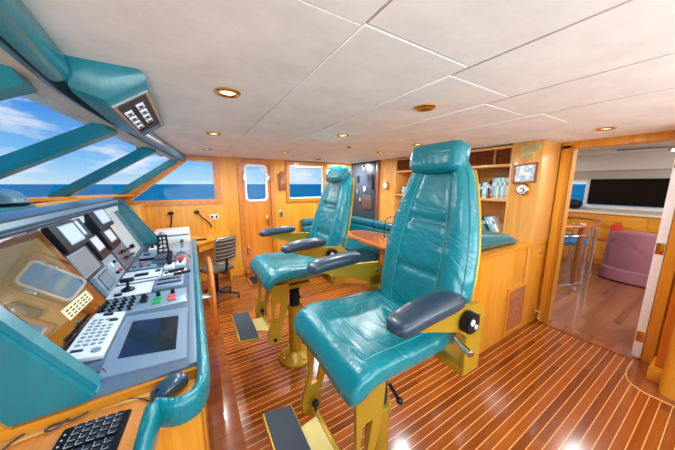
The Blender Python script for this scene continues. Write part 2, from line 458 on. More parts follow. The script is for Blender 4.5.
# things on the port wall
t = thing('wall_barometer', 'small dark wood barometer case with peaked top, between port door and window', 'barometer', (1.46, YP, 1.47))
finish(MB().box(1.40, 1.53, YP - .05, YP, 1.49, 1.76, .006).prism([(1.385, YP - .055, 1.76), (1.545, YP - .055, 1.76), (1.465, YP - .055, 1.83)], (0, .055, 0)), 'case', W_RED, t)
finish(MB().cyl((1.465, YP - .05, 1.64), (1.465, YP - .062, 1.64), .042), 'dial', M('aged_ivory_dial', srgb(150, 110, 80), .4), t)
t = thing('light_switch', 'dark switch plate on wood right of the port door handle', 'switch', (1.42, YP, .95))
finish(MB().box(1.395, 1.45, YP - .012, YP, .99, 1.12, .004), 'plate', STEEL, t)
finish(MB().box(1.41, 1.435, YP - .02, YP - .012, 1.02, 1.09, .003), 'rocker', BLACK, t)
t = thing('wall_socket', 'cream double socket plate on wall under the large port window', 'socket', (.31, YP, 1.03))
finish(MB().box(.235, .36, YP - .012, YP, 1.03, 1.11, .004), 'plate', CREAMW, t)
for sx in (.265, .33): finish(MB().box(sx - .014, sx + .014, YP - .016, YP - .012, 1.045, 1.09, .002), 'outlet', BLACK, t)
def handset(x, lab, pts, gz):
    t = thing('intercom_handset', lab, 'handset', (x, YP, gz), 'handsets under the port window')
    finish(MB().cyl((x, YP, gz), (x, YP - .03, gz), .03, .024).sph((x - .01, YP - .045, gz + .005), .026, (1.5, .8, .8)), 'microphone', BLACK, t)
    finish(MB().tube(pts, .009, smooth=2), 'cord', BLACK, t)
handset(-.28, 'black handset with straight hanging cord under the left half of the port window', [(-.28, YP - .03, 1.14), (-.285, YP - .04, 1.05), (-.31, YP - .04, .95), (-.32, YP - .03, .88)], 1.16)
handset(.06, 'black handset whose cord slants down to a plug beside the socket', [(.07, YP - .03, 1.15), (.12, YP - .04, 1.07), (.2, YP - .05, 1.0), (.24, YP - .04, .93), (.245, YP - .01, .90)], 1.16)
t = thing('framed_notice', 'white notice in a thin wood frame right of the small port window', 'picture', (2.68, YP, 1.25))
finish(frame_poly([(2.47, 1.3), (2.9, 1.3), (2.9, 1.86), (2.47, 1.86)], [(2.43, 1.26), (2.94, 1.26), (2.94, 1.9), (2.43, 1.9)], YP - .025, YP), 'frame', W_Y, t)
finish(MB().box(2.465, 2.905, YP - .012, YP - .002, 1.295, 1.865), 'sheet', PAPER, t)

# ------------------------------------------------------------------ windscreen (front of the wheelhouse)
def strip(f0, f1, thick, y0=YS, y1=YP, k=24):
    mb = MB(); rows = []
    for i in range(k + 1):
        y = y0 + (y1 - y0) * i / k; a = Vector(f0(y)); b = Vector(f1(y)); t3 = Vector(thick)
        rows.append([a, b, b + t3, a + t3])
    return mb.grid(rows, True, True)
struct('wall_front', strip(lambda y: (XS(y) - .02, y, -.0), lambda y: (XS(y) - .02, y, ZS(y) - .035), (-.08, 0, 0)), W_Z)
solo('windscreen_sill', strip(lambda y: (XS(y) - .06, y, ZS(y) - .03), lambda y: (XS(y) + .16, y, ZS(y) - .03), (0, 0, .03)), W_Y, 'long curved wooden sill along the foot of the windscreen', 'sill')
# header: teal padded beam, silver strip, cream fascia
def beam(y0, y1, k=14, shrink=0.):
    rows = []
    for i in range(k + 1):
        y = y0 + (y1 - y0) * i / k; x = XI(y)
        prof = [(.0, .0), (.010, -.025), (.008, -.06), (-.004, -.082), (-.025, -.092), (-.045, -.088), (-.05, -.07), (-.05, 0)]
        rows.append([(x + a, y, ZC + b) for a, b in prof])
    return MB().grid(rows, True, True)
solo('padded_header_beam', beam(YS, 1.24), TEALS, 'thick teal padded beam above the windscreen, nearer the camera', 'beam', None)
solo('padded_header_beam', beam(2.065, YP), BROW, 'padded beam above the windscreen with its light-blue reflection painted in, running from console to port wall', 'beam', None)  # reflected light blue is put into this far beam's colour
solo('header_edge_strip', strip(lambda y: (XI(y) - .051, y, ZC - .094), lambda y: (XI(y) - .068, y, ZC - .090), (0, 0, .05)), STEEL, 'thin silver strip along the windscreen header beam', 'trim')
struct('trim_2', strip(lambda y: (XI(y) - .069, y, ZC - .085), lambda y: (XI(y) - .18, y, ZC - .072), (0, 0, .035)), CREAM)
struct('roof_front', strip(lambda y: (XI(y) + .0, y, ZC + .08), lambda y: (XI(y) - .30, y, ZC - .04), (0, 0, .03)), WHITE)
def GT(y): return Vector((XI(y) - .15, y, ZC - .068))
def GB(y): return Vector((XS(y), y, ZS(y)))
muls = [(-.75, -1.0), (.35, .05), (1.26, 1.22), (2.10, 2.32), (3.10, 3.47), (4.36, 4.34)]
edges_ = [(YS, YS)] + muls
for (a0, a1), (b0, b1) in zip(edges_, edges_[1:]):
    mb = MB(); k = 4; rows = []
    P00, P01, P10, P11 = GT(a0), GT(b0), GB(a1), GB(b1)
    for s_ in range(5):
        s1 = s_ / 4; rows.append([P00.lerp(P10, s1).lerp(P01.lerp(P11, s1), t_ / k) for t_ in range(k + 1)])
    mb.grid(rows)
    e = bmesh.ops.solidify(mb.bm, geom=mb.bm.faces[:], thickness=.006)
    i_ = muls.index((b0, b1)) + 3
    struct('window_%d' % i_, mb, GLASS)
for i, (a, b) in enumerate(muls):
    A = GT(a) + Vector((.035, 0, -.005)); B = GB(b) + Vector((.03, 0, .0)); ax = (B - A).normalized()
    wdir = Vector((0, 1, 0)); wdir = (wdir - ax * wdir.dot(ax)).normalized(); nd = ax.cross(wdir)
    if nd.z > 0: nd = -nd
    hw = .062; th = .07
    rows = []
    for p in (A, B):
        rows.append([p + wdir * u + nd * v for u, v in ((-hw, -.03), (-hw, .03), (-hw * .7, .05), (hw * .7, .05), (hw, .03), (hw, -.03))])
    labs = ['', 'teal padded windscreen post almost overhead, beside the camera', 'teal padded windscreen post rising at far left edge', 'second teal padded windscreen post, ending by the overhead speaker box', 'third teal padded windscreen post, midway along the sea view', 'teal padded windscreen post next to the port side window']
    lab = labs[i] or 'teal padded windscreen post at the starboard corner'
    solo('windscreen_post', MB().grid(rows, True, True), TEALS, lab, 'window post', 'padded windscreen posts')
    # dark gasket
# wipers outside
# ------------------------------------------------------------------ starboard wall (behind the camera) with windows
struct('wall_starboard', MB().holes([(x, YS, z_) for x, z_ in [(-1.6, 0), (3.5, 0), (3.5, 2.42), (-.6, 2.42), (-.6, 2.03), (-.04, 2.03), (-.9, 1.44), (-1.6, 1.44)]],
    [[(x, YS, z_) for x, z_ in [(-.3, 1.1), (.9, 1.1), (.9, 1.85), (-.3, 1.85)]], [(x, YS, z_) for x, z_ in [(1.3, 1.1), (2.6, 1.1), (2.6, 1.85), (1.3, 1.85)]]], (0, -.1, 0)), W_Z)

# ------------------------------------------------------------------ aft bulkheads
struct('wall_aft', MB().holes([(XA, y, z_) for y, z_ in [(YS, 0), (YS, 2.42), (YP, 2.42), (YP, 0)]], [[(XA, y, z_) for y, z_ in [(.25, .001), (1.0, .001), (1.0, 1.98), (.25, 1.98)]]], (.08, 0, 0)), W_Z)
m = MB().box(XA - .03, XA + .11, .98, 1.075, 0, 2.0, .006).box(XA - .03, XA + .11, .215, .283, 0, 2.0, .006).box(XA - .03, XA + .11, .215, 1.075, 1.96, ZC, .006)
m.box(XA - .045, XA - .02, .975, 1.0, 0, 1.985, .005).box(XA - .045, XA - .02, .975, .99, 0, 1.985, .004)
d2 = struct('door_2', m, W_Z)
leaf = finish(MB().box(XA - .025, XA + .80, .287, .343, .01, 1.955, .004), 'door_leaf', WHITE, d2)
for hz in (1.78, 1.05, .22):
    finish(MB().box(XA - .030, XA - .0255, .292, .338, hz - .05, hz + .05, .002), 'hinge', BRASS, leaf)
finish(MB().cyl((XA + .72, .344, 1.02), (XA + .72, .39, 1.02), .012).cyl((XA + .72, .385, 1.02), (XA + .62, .385, 1.02), .009), 'door_handle', BRASS, leaf)
solo('door_stop', MB().box(3.30, 3.33, 1.055, 1.079, .12, .18, .003).cyl((3.315, 1.06, .15), (3.315, 1.02, .15), .009).cyl((3.315, 1.03, .15), (3.315, 1.03, .07), .007).sph((3.315, 1.03, .07), .012), CHROME, 'chrome door hook on the locker corner near the floor', 'door stop')

# starboard aft cabinet with rounded column
t = thing('corner_cabinet', 'tall honey wood cabinet with rounded corner post right of the saloon doorway', 'cabinet', (3.2, -.4, 0))
finish(MB().box(3.02, XA - .001, -.9, .135, .0, ZC - .002, .004), 'body', W_Z, t)
finish(MB().cyl((3.02, .075, 0), (3.02, .075, ZC - .002), .062, n=32), 'corner_post', W_Z, t)
finish(MB().box(3.0, 3.02, -.45, -.0, .12, 1.9, .006), 'door', W_Z, t)
finish(MB().box(3.12, XA - .035, .135, .213, 0, .10, .006), 'plinth', W_Y, t)
finish(MB().box(3.20, XA - .035, .135, .19, .10, ZC - .002, .002), 'side_panel', W_DOOR, t)
kn = MB().cyl((3.0, -.04, 1.0), (2.975, -.04, 1.0), .014); finish(kn, 'knob', BRASS, t)
# dark margin board around it
pts = [(3.0, .30), (2.93, .30), (2.87, .27), (2.845, .20), (2.84, .12), (2.86, -.2), (2.86, -.9), (3.0, -.9)]
mb = MB().prism([(XA - .05, .31, .001), (3.12, .31, .001), (2.98, .29, .001), (2.91, .235, .001), (2.885, .16, .001), (2.885, -.9, .001), (3.05, -.9, .001), (3.05, .1, .001), (XA - .05, .1, .001)], (0, 0, .004))
struct('trim_3', mb, TEAKM)
mb = MB().tube([(XA - .09, .318, .004), (3.12, .318, .004), (2.98, .298, .004), (2.905, .24, .004), (2.878, .16, .004), (2.878, -.9, .004)], .0045, smooth=1)
struct('trim_4', mb, M('holly_line', srgb(225, 175, 105), .3))

# bookcase bulkhead on XB plane
t = thing('built_in_bookcase', 'tall built-in wood bookcase with louvred top, behind the nearer helm chair', 'bookcase', (3.2, 2.2, 0))
m = MB()
for y0, y1 in ((3.10, 3.14), (2.50, 2.53), (1.90, 1.93), (1.335, 1.36)): m.box(XB, 3.42, y0, y1, 0, ZC - .002, .002)
m.box(3.40, 3.43, 1.34, 3.14, .0, ZC - .002)
finish(m, 'carcass', W_PALE, t)
for z_ in (.965, 1.405, 1.79, 1.985):
    finish(MB().box(XB + .001, 3.40, 1.36, 3.10, z_, z_ + .028, .003), 'shelf', W_PALEY, t)
finish(MB().box(XB + .02, XB + .04, 1.36, 3.10, 0, .965), 'lower_panel', W_Z, t)
lv = MB().box(XB + .05, XB + .06, 1.36, 3.10, 1.818, 1.985)
finish(lv, 'vent_backing', DARK, t)
for y0, y1 in ((1.36, 1.52), (1.53, 1.90), (1.93, 2.50), (2.53, 3.10)):
    g = MB()
    for k in range(7):
        zz_ = 1.832 + k * .022
        g.obox((XB + .03, (y0 + y1) / 2, zz_), (.028, y1 - y0 - .02, .005), Matrix.Rotation(.5, 3, 'Y'))
    finish(g, 'louvre', W_RED, t)
    finish(MB().box(XB + .002, XB + .03, y0 - .004, y0 + .012, 1.818, 1.985, .002), 'louvre_stile', W_REDY, t)
for z_ in (1.47, 1.05):
    finish(MB().cyl((XB + .012, 1.36, z_), (XB + .012, 3.10, z_), .004, n=8), 'retaining_rod', BRASS, t)

t = thing('bulkhead_pillar', 'broad pale wood pillar carrying the framed picture beside the saloon doorway', 'pillar', (3.2, 1.2, 0))
finish(MB().box(XB, XA - .032, 1.08, 1.334, .985, ZC - .002, .006), 'body', W_PALE, t)
t = thing('framed_picture', 'small blue-white picture in a reddish wood frame on the pale pillar', 'picture', (XB, 1.2, 1.64))
m = MB().holes([(XB - .018, y, z_) for y, z_ in ((1.107, 1.615), (1.315, 1.60), (1.315, 1.80), (1.107, 1.815))], [[(XB - .018, y, z_) for y, z_ in ((1.122, 1.632), (1.30, 1.618), (1.30, 1.784), (1.122, 1.798))]], (.018, 0, 0))
finish(m, 'frame', W_RED, t)
def pic_mat():
    m = bpy.data.materials.new('seascape_print'); m.use_nodes = True
    q = NT(m.node_tree); p = q.n['Principled BSDF']
    oc = q.add('ShaderNodeTexCoord').outputs['Object']
    n1 = q.add('ShaderNodeTexNoise', {'Vector': oc, 'Scale': 16.0, 'Detail': 4.0}).outputs[0]
    q.l.new(q.ramp(n1, [(.42, srgb(226, 232, 236)), (.5, srgb(150, 178, 190)), (.6, srgb(225, 230, 232))]), p.inputs['Base Color']); p.inputs['Roughness'].default_value = .15
    return m
finish(MB().prism([(XB - .012, y, z_) for y, z_ in ((1.12, 1.63), (1.302, 1.616), (1.302, 1.786), (1.12, 1.80))], (.008, 0, 0)), 'print', pic_mat(), t)
OLIVE = M('pale_olive_plaque', srgb(196, 188, 130), .5, var=.15, bscale=60); OLV2 = M('plaque_lettering', srgb(140, 130, 70), .6)
for nm, y0, y1, z0, z1, lab in (('upper', 1.105, 1.28, 1.93, 1.985, 'wider pale olive plaque at the top of the pale pillar'), ('lower', 1.15, 1.265, 1.865, 1.92, 'narrow pale olive plaque just above the picture frame')):
    t = thing('small_plaque', lab, 'plaque', (XB, (y0 + y1) / 2, z0), 'plaques at the top of the pillar')
    finish(MB().box(XB - .006, XB, y0, y1, z0, z1, .002), 'plate', OLIVE, t)
    g = MB()
    for k in range(3 if nm == 'upper' else 2): g.box(XB - .0075, XB - .006, y0 + .015, y1 - .015 - .01 * k, z0 + .010 + k * .016, z0 + .016 + k * .016)
    finish(g, 'lettering', OLV2, t)
def disc_thing(name, lab, cat, y, z_, r):
    t = thing(name, lab, cat, (XB, y, z_))
    rx = Matrix.Translation((XB, y, z_)) @ Matrix.Rotation(-PI / 2, 4, 'Y')
    finish(MB().lathe([(r, 0), (r * 1.02, .02), (r * .93, .045), (r * .75, .052), (r * .72, .045)], mx=rx), 'case', BRASS, t)
    finish(MB().lathe([(r * .74, .04), (r * .74, .05), (.001, .052)], mx=rx), 'face', WHITE, t)
    return t
t = disc_thing('round_brass_clock', 'round brass-rimmed white dial with a dark blue swirl, below the picture', 'clock', 1.205, 1.545, .062)
pts = [(XB - .056, 1.205 + (.006 + .007 * a) * math.cos(a * 1.1 + .5), 1.545 + (.006 + .007 * a) * math.sin(a * 1.1 + .5)) for a in [k * .25 for k in range(18)]]
finish(MB().tube(pts, .0045, 6), 'swirl_emblem', M('deep_blue_print', srgb(18, 60, 120), .3), t)

t = disc_thing('wall_barometer_brass', 'round brass clock on the narrow wood panel behind the far helm chair', 'clock', 3.30, 1.57, .07)
t.name = 'brass_ship_clock'
finish(MB().box(XB - .056, XB - .053, 3.298, 3.302, 1.57, 1.61).box(XB - .056, XB - .053, 3.27, 3.30, 1.568, 1.572), 'clock_hands', BLACK, t)
struct('trim_5', MB().box(XB, XB + .03, 3.142, 3.50, 0, ZC - .002), W_PALE)
struct('trim_6', MB().box(XB - .03, XB + .05, 3.50, 3.57, 0, ZC - .002, .005), W_RED)
struct('wall_dinette', MB().box(XB + .05, XB + .08, 1.34, YP, 0, ZC), W_Z) if False else None

# dark electrical panel
t = thing('electrical_panel', 'dark navy switchboard door with labels and a brown grille, in the port aft corner', 'switchboard', (XB + .02, 3.97, 0))
finish(MB().box(XB + .01, XB + .05, 3.572, 4.449, .0, ZC - .002, .004), 'door', NAVY, t)
finish(MB().box(XB - .004, XB + .01, 3.72, 4.02, 1.10, 1.38, .004), 'grille', M('brown_grille', srgb(92, 72, 62), .6, var=.2, bscale=60), t)
for i, (y, z_, a, b, mt) in enumerate(((3.95, 1.50, .07, .09, PANELW), (3.78, 1.74, .16, .09, BLACK), (4.18, 1.70, .05, .14, BLACK), (3.97, 1.90, .06, .05, PANELW), (4.2, 1.45, .04, .1, STEEL), (3.70, 1.60, .03, .2, BLACK), (4.1, 1.28, .03, .05, PANELW))):
    finish(MB().box(XB - .012, XB + .01, y - a / 2, y + a / 2, z_ - b / 2, z_ + b / 2, .004), ['label_plate', 'breaker_block'][mt is BLACK], mt, t)
finish(MB().cyl((XB + .01, 4.0, 1.93), (XB - .03, 4.0, 1.93), .035), 'lamp_housing', BRASS, t)

# ------------------------------------------------------------------ locker (long, by the doorway)
t = thing('low_locker', 'long low honey wood locker with a louvred vent, left of the saloon doorway', 'locker', (2.65, 1.25, 0))
finish(MB().box(1.96, 2.98, 1.09, 1.50, .0, .955, .004).box(2.96, XA - .034, 1.09, 1.332, .0, .955, .004), 'body', W_Z, t)
finish(MB().box(1.93, 2.985, 1.078, 1.52, .955, .985, .006).box(2.97, XA - .034, 1.078, 1.332, .955, .985, .006), 'counter', W_X, t)
finish(MB().box(1.955, 1.99, 1.085, 1.12, 0, .955, .008), 'corner_stile', W_Z, t)
fr = finish(MB().holes([(x, 1.078, z_) for x, z_ in ((2.64, .05), (3.05, .05), (3.05, .56), (2.64, .56))], [[(x, 1.078, z_) for x, z_ in ((2.67, .08), (3.02, .08), (3.02, .53), (2.67, .53))]], (0, .014, 0)), 'vent_frame', W_Z, t)
g = MB()
for k in range(17): g.obox((2.845, 1.084, .095 + k * .027), (.35, .006, .022), Matrix.Rotation(-.5, 3, 'X'))
finish(g, 'vent_slats', W_REDY, fr)
finish(MB().lathe([(.018, 0), (.02, .006), (.012, .01), (.012, .004)], mx=Matrix.Translation((3.28, 1.09, .855)) @ Matrix.Rotation(PI / 2, 4, 'X')), 'latch', CHROME, t)
struct('trim_7', MB().box(1.88, 1.95, 1.06, 1.6, 0, .01, .002).box(1.88, 2.2, 1.03, 1.088, 0, .008, .002), TEAKM)

# ------------------------------------------------------------------ books
BK = [M('book_' + nm, c, .55) for nm, c in (('teal', srgb(40, 150, 170)), ('pale_blue', srgb(150, 205, 220)), ('white', srgb(224, 230, 232)), ('dark', srgb(30, 44, 58)), ('red', srgb(196, 44, 40)), ('aqua', srgb(90, 185, 200)), ('brown', srgb(120, 72, 52)))]
BN = ['teal', 'pale blue', 'white', 'dark', 'red', 'aqua', 'brown']
ORD = ['first', 'second', 'third', 'fourth', 'fifth', 'sixth', 'seventh', 'eighth', 'ninth', 'tenth', 'eleventh', 'twelfth', 'thirteenth', 'fourteenth', 'fifteenth', 'sixteenth', 'seventeenth', 'eighteenth']
def book(y, z0, th, h, dep, ci, lab, grp, tilt=0., x0=XB + .04):
    t = thing('book', lab, 'book', (x0 + dep / 2, y, z0), grp)
    R_ = Matrix.Rotation(tilt, 4, 'X')
    mx = Matrix.Translation((x0, y, z0)) @ R_
    c = MB().box(0, dep, 0, .003, 0, h, 0, mx=mx).box(0, dep, th - .003, th, 0, h, 0, mx=mx).box(-.002, .004, 0, th, 0, h, .0015, 1, mx=mx)
    cv = finish(c, 'cover', BK[ci], t)
    finish(MB().box(.004, dep - .004, .003, th - .003, .004, h - .004, 0, mx=mx), 'pages', PAPER, t)
    finish(MB().box(-.003, -.002, th * .2, th * .8, h * .62, h * .8, 0, mx=mx), 'spine_label', PAPER if ci != 2 else BK[0], t)
    return t
y = 1.375; seq = [(2, .235), (1, .235), (2, .235), (5, .24), (2, .235), (1, .235), (5, .23), (4, .17), (3, .20), (5, .19), (2, .185), (1, .18), (3, .165), (1, .165), (0, .16), (5, .165), (1, .16), (3, .17)]
for i, (ci, h) in enumerate(seq):
    th = .022 if i < 7 else .020
    book(y, 1.4335, th, h, .17, ci, '%s %s book upright on the upper shelf, %s from the pale pillar' % ('tall' if h > .22 else 'short', BN[ci], ORD[i]), 'books on the upper shelf')
    y += th + .0025
for i, (y, th, h, ci, ti) in enumerate(((1.375, .028, .25, 2, -.62 + .0), (1.415, .026, .24, 1, -.62), (1.452, .022, .24, 2, -.62), (1.49, .05, .23, 6, -.62))):
    pass
# leaning books on the lower shelf: tilt so that tops lean to port
lean = [(1.385, .030, .245, 2), (1.422, .026, .245, 1), (1.458, .024, .24, 5), (1.496, .022, .235, 3), (1.532, .022, .225, 0)]
for i, (yy, th, h, ci) in enumerate(lean):
    book(yy, .9945 + th * .53, th, h, .18, ci, '%s book leaning on the lower shelf, %s from the pale pillar' % (BN[ci], ORD[i]), 'leaning books on the lower shelf', tilt=-.55)
for k, (z_, ci, ww) in enumerate(((.9935, 3, .20), (1.0245, 0, .19), (1.0555, 3, .18))):
    t = thing('book', '%s book lying flat on the lower shelf, %s up its pile' % (BN[ci], ORD[k]), 'book', (XB + .12, 1.82, z_), 'books lying flat on the lower shelf')
    finish(MB().box(XB + .03, XB + .2, 1.935, 1.935 + ww, z_, z_ + .004).box(XB + .03, XB + .2, 1.935, 1.935 + ww, z_ + .024, z_ + .028).box(XB + .028, XB + .033, 1.935, 1.935 + ww, z_, z_ + .028), 'cover', BK[ci], t)
    finish(MB().box(XB + .034, XB + .196, 1.938, 1.932 + ww, z_ + .0045, z_ + .0235), 'pages', PAPER, t)
# port end of the bookcase: a few small things seen past the headrest
y = 2.80
for i, (ci, h) in enumerate(((2, .10), (3, .12), (1, .11), (0, .13), (2, .12), (3, .09))):
    book(y, 1.4335, .03, h, .14, ci, 'small %s book at the port end of the upper shelf, %s in its row' % (BN[ci], ORD[i]), 'small books at the port end')
    y += .034

# ------------------------------------------------------------------ dinette
def cushion_box(mb, x0, x1, y0, y1, z0, z1, r=.04, puff=.015):
    nx = max(4, int((x1 - x0) / .06)); ny = max(4, int((y1 - y0) / .06))
    return mb.box(x0, x1, y0, y1, z0, z1, r, 4)
t = thing('dinette_sofa', 'deep teal L-shaped settee on a wood base in the port aft corner', 'sofa', (2.6, 3.6, 0))
finish(MB().prism([(1.83, YP - .002, 0), (1.83, 3.34, 0), (2.46, 2.86, 0), (2.56, 2.84, 0), (2.56, 1.60, 0), (2.98, 1.60, 0), (2.98, YP - .002, 0)], (0, 0, .36)), 'base', W_X, t)
finish(MB().prism([(1.80, 4.29, .362), (1.80, 3.30, .362), (1.92, 3.22, .362), (2.14, 3.06, .362), (2.20, 3.10, .362), (2.20, 4.29, .362)], (0, 0, .14), .04), 'seat_cushion', TEALD, t)
finish(MB().prism([(2.21, 4.29, .362), (2.21, 3.02, .362), (2.42, 2.82, .362), (2.86, 2.82, .362), (2.86, 4.29, .362)], (0, 0, .14), .04), 'seat_cushion', TEALD, t)
finish(cushion_box(MB(), 2.50, 2.86, 1.62, 2.81, .362, .50, .05), 'seat_cushion', TEALD, t)
finish(cushion_box(MB(), 1.80, 2.98, 4.27, YP - .004, .48, .80, .05), 'backrest', TEALD, t)
finish(cushion_box(MB(), 1.80, 2.99, 4.29, YP - .004, .805, .93, .045), 'backrest', TEALD, t)
for y0, y1 in ((1.62, 2.6), (2.62, 3.5), (3.52, 4.27)):
    finish(cushion_box(MB(), 2.86, 2.995, y0, y1, .48, .80, .045), 'backrest', TEALD, t)
    finish(cushion_box(MB(), 2.85, 2.996, y0, y1, .805, .93, .045), 'backrest', TEALD, t)
# bolster lying on the locker top
def loft(mb, secs, n=28, caps=True):
    """secs: (centre, u, v, hu, hv, exponent, fn) -> closed rings"""
    rings = []
    for s_ in secs:
        c, u, v, hu, hv, ex = s_[:6]; fn = s_[6] if len(s_) > 6 else None
        c = Vector(c); u = Vector(u).normalized(); v = Vector(v).normalized(); ring = []
        for k in range(n):
            a = 2 * PI * k / n; ca, sa = math.cos(a), math.sin(a)
            uu = math.copysign(abs(ca) ** (2 / ex), ca); vv = math.copysign(abs(sa) ** (2 / ex), sa)
            dv = fn(uu, vv) if fn else 0
            ring.append(c + u * (uu * hu) + v * (vv * hv + dv))
        rings.append(ring)
    return mb.grid(rings, True, caps)
t = thing('settee_back_cushion', 'teal wedge-shaped settee cushion lying on the locker top below the bookcase', 'cushion', (2.5, 1.36, .985))
secs = []
for i in range(13):
    f_ = i / 12; x = 2.0 + .88 * f_; e = min(1, math.sin(PI * min(f_, 1 - f_) * 3.2) if min(f_, 1 - f_) < .156 else 1) * .9 + .1
    hz = (.105 - .06 * f_) * e
    secs.append(((x, 1.27, .989 + hz), (0, 1, 0), (0, 0, 1), .13 * (.8 + .2 * e), hz, 3.2))
finish(loft(MB(), secs, 32), 'cushion_body', TEALD, t)
finish(MB().tube([(2.02, 1.135, 1.08), (2.5, 1.133, 1.05), (2.90, 1.136, 1.02), (2.935, 1.2, 1.015), (2.93, 1.34, 1.02)], .005, 6, smooth=2), 'piping', TEAL, t)

t = thing('dinette_table', 'oval varnished reddish wood table with inlaid edge before the teal settee', 'table', (2.42, 2.7, 0))
mb = MB(); n_ = 40
def oval(a, b, z_): return [(2.36 + a * math.copysign(abs(math.cos(q)) ** .75, math.cos(q)), 2.62 + b * math.copysign(abs(math.sin(q)) ** .75, math.sin(q)), z_) for q in [2 * PI * k / n_ for k in range(n_)]]
mb.grid([oval(.30, .80, .765), oval(.33, .83, .772), oval(.335, .835, .785), oval(.33, .83, .798), oval(.31, .81, .80)], True, True)
top = finish(mb, 'tabletop', wood('table_wood', srgb(176, 98, 44), srgb(128, 62, 22), 1, rough=.15, coat=.6), t)
finish(MB().grid([oval(.27, .77, .8003), oval(.27, .77, .8015), oval(.255, .755, .8015), oval(.255, .755, .8003)], True), 'inlay', W_Y, top)
for y in (2.62,): finish(MB().box(2.33, 2.40, y - .06, y + .06, 0, .766, .01), 'leg', W_Z, t)
t = thing('gooseneck_lamp', 'thin dark gooseneck lamp arching above the dinette table', 'lamp', (2.36, 2.62, .80))
finish(MB().lathe([(.05, .8006), (.05, .815), (.012, .822)], (2.36, 2.62, 0)), 'base', CHROME, t)
finish(MB().tube([(2.36, 2.62, .82), (2.36, 2.62, 1.0), (2.36, 2.60, 1.10), (2.40, 2.54, 1.15), (2.44, 2.48, 1.13)], .006, 8, smooth=2), 'stem', BLACK, t)
finish(MB().cyl((2.44, 2.485, 1.135), (2.46, 2.46, 1.10), .01, .02), 'lamp_head', BLACK, t)

# ------------------------------------------------------------------ downlights
lamps = [(.19, 1.33, 1), (.21, 2.42, 1), (.22, 3.53, 1), (1.205, 1.92, 1), (1.15, 3.31, 1), (1.18, 1.005, 0), (2.17, 1.92, 1), (2.27, 2.64, 1), (2.76, 4.12, 1), (2.82, .635, 1), (.2, .1, 1), (1.2, -.4, 1), (2.2, -.4, 1), (1.95, 3.9, 1)]
LL = ['brass downlight nearest the overhead speaker box', 'brass downlight second from camera along the console', 'brass downlight over the side desk end of the console', 'small brass downlight above the far helm chair', 'brass downlight before the small port window', 'dark unlit brass downlight above the nearer helm chair', 'brass downlight just left of the nearer headrest', 'brass downlight above the dinette table', 'brass downlight before the navy switchboard', 'brass downlight before the saloon doorway', 'brass downlight behind the camera by the windscreen', 'brass downlight behind the camera', 'brass downlight in the starboard aft corner', 'tiny brass downlight above the settee end']
def downlight(x, y, lit, lab, z_=ZC, watt=None):
    if watt is None: watt = LAMP_W * (.9 + .6 * max(0, y))
    t = thing('ceiling_downlight', lab, 'ceiling light', (x, y, z_), 'brass ceiling downlights')
    finish(MB().lathe([(.034, -.002), (.040, -.010), (.050, -.012), (.058, -.006), (.058, 0), (.034, 0)], (x, y, z_), 28), 'rim', BRASS, t)
    finish(MB().lathe([(.0345, -.001), (.0345, -.0035), (.001, -.004)], (x, y, z_), 24), 'diffuser', LAMPE if lit else BRASS, t)
    if lit:
        light('downlight_glow', 'AREA', (x, y, z_ - .018), watt, (.93, .98, 1.0), shape='DISK', size=.06)
for (x, y, lit), lab in zip(lamps, LL): downlight(x, y, lit, lab)
# smoke detector-like vent plates on the ceiling
solo('ceiling_sprinkler', MB().lathe([(.03, 0), (.03, -.006), (.012, -.02), (.001, -.022)], (1.62, 2.45, ZC)), BRASS, 'tiny brass sprinkler rose on the ceiling above the settee side', 'sprinkler')

# ------------------------------------------------------------------ overhead speaker/radio box
t = thing('overhead_console_box', 'teal overhead box with a slanted black socket face hanging from the windscreen header', 'overhead box', (-.2, 1.4, 1.9))
prof = [(-.345, 2.029), (-.13, 2.029), (-.112, 1.985), (-.242, 1.895), (-.335, 1.925)]
def bx_row(y, g=1.): return [(x * 1.0, y, 2.029 - (2.029 - z_) * g) for x, z_ in prof]
finish(MB().grid([bx_row(1.25, .45), bx_row(1.275, .9), bx_row(1.30), bx_row(2.02), bx_row(2.06, .9)], True, True), 'housing', TEALS, t)
FA = Vector((-.118, 0, 1.981)); FB = Vector((-.238, 0, 1.8985)); fn_ = Vector((FB - FA).cross(Vector((0, 1, 0)))).normalized()
if fn_.z > 0: fn_ = -fn_
def fp(y, v, off): p = FA.lerp(FB, v) + fn_ * off; return (p.x, y, p.z)
def fquad(y0, y1, v0, v1, o0, o1): return MB().prism([fp(y0, v0, o0), fp(y1, v0, o0), fp(y1, v1, o0), fp(y0, v1, o0)], fn_ * (o1 - o0))
finish(fquad(1.325, 2.02, .0, 1.0, .0, .006), 'face_frame', STEEL, t)
finish(fquad(1.345, 1.90, .10, .92, .006, .009), 'socket_panel', RUBBER, t)
for k in range(5):
    for j in range(2):
        y = 1.40 + k * .095 + j * .03; v = .28 + .38 * j
        q = finish(fquad(y, y + .05, v, v + .22, .009, .016), 'socket', PANELW if k < 4 else BLACK, t)
        finish(fquad(y + .013, y + .037, v + .06, v + .16, .016, .018), 'socket_hole', BLACK, q)
finish(fquad(1.905, 2.01, .10, .92, .006, .008), 'blank_panel', TEALD, t)

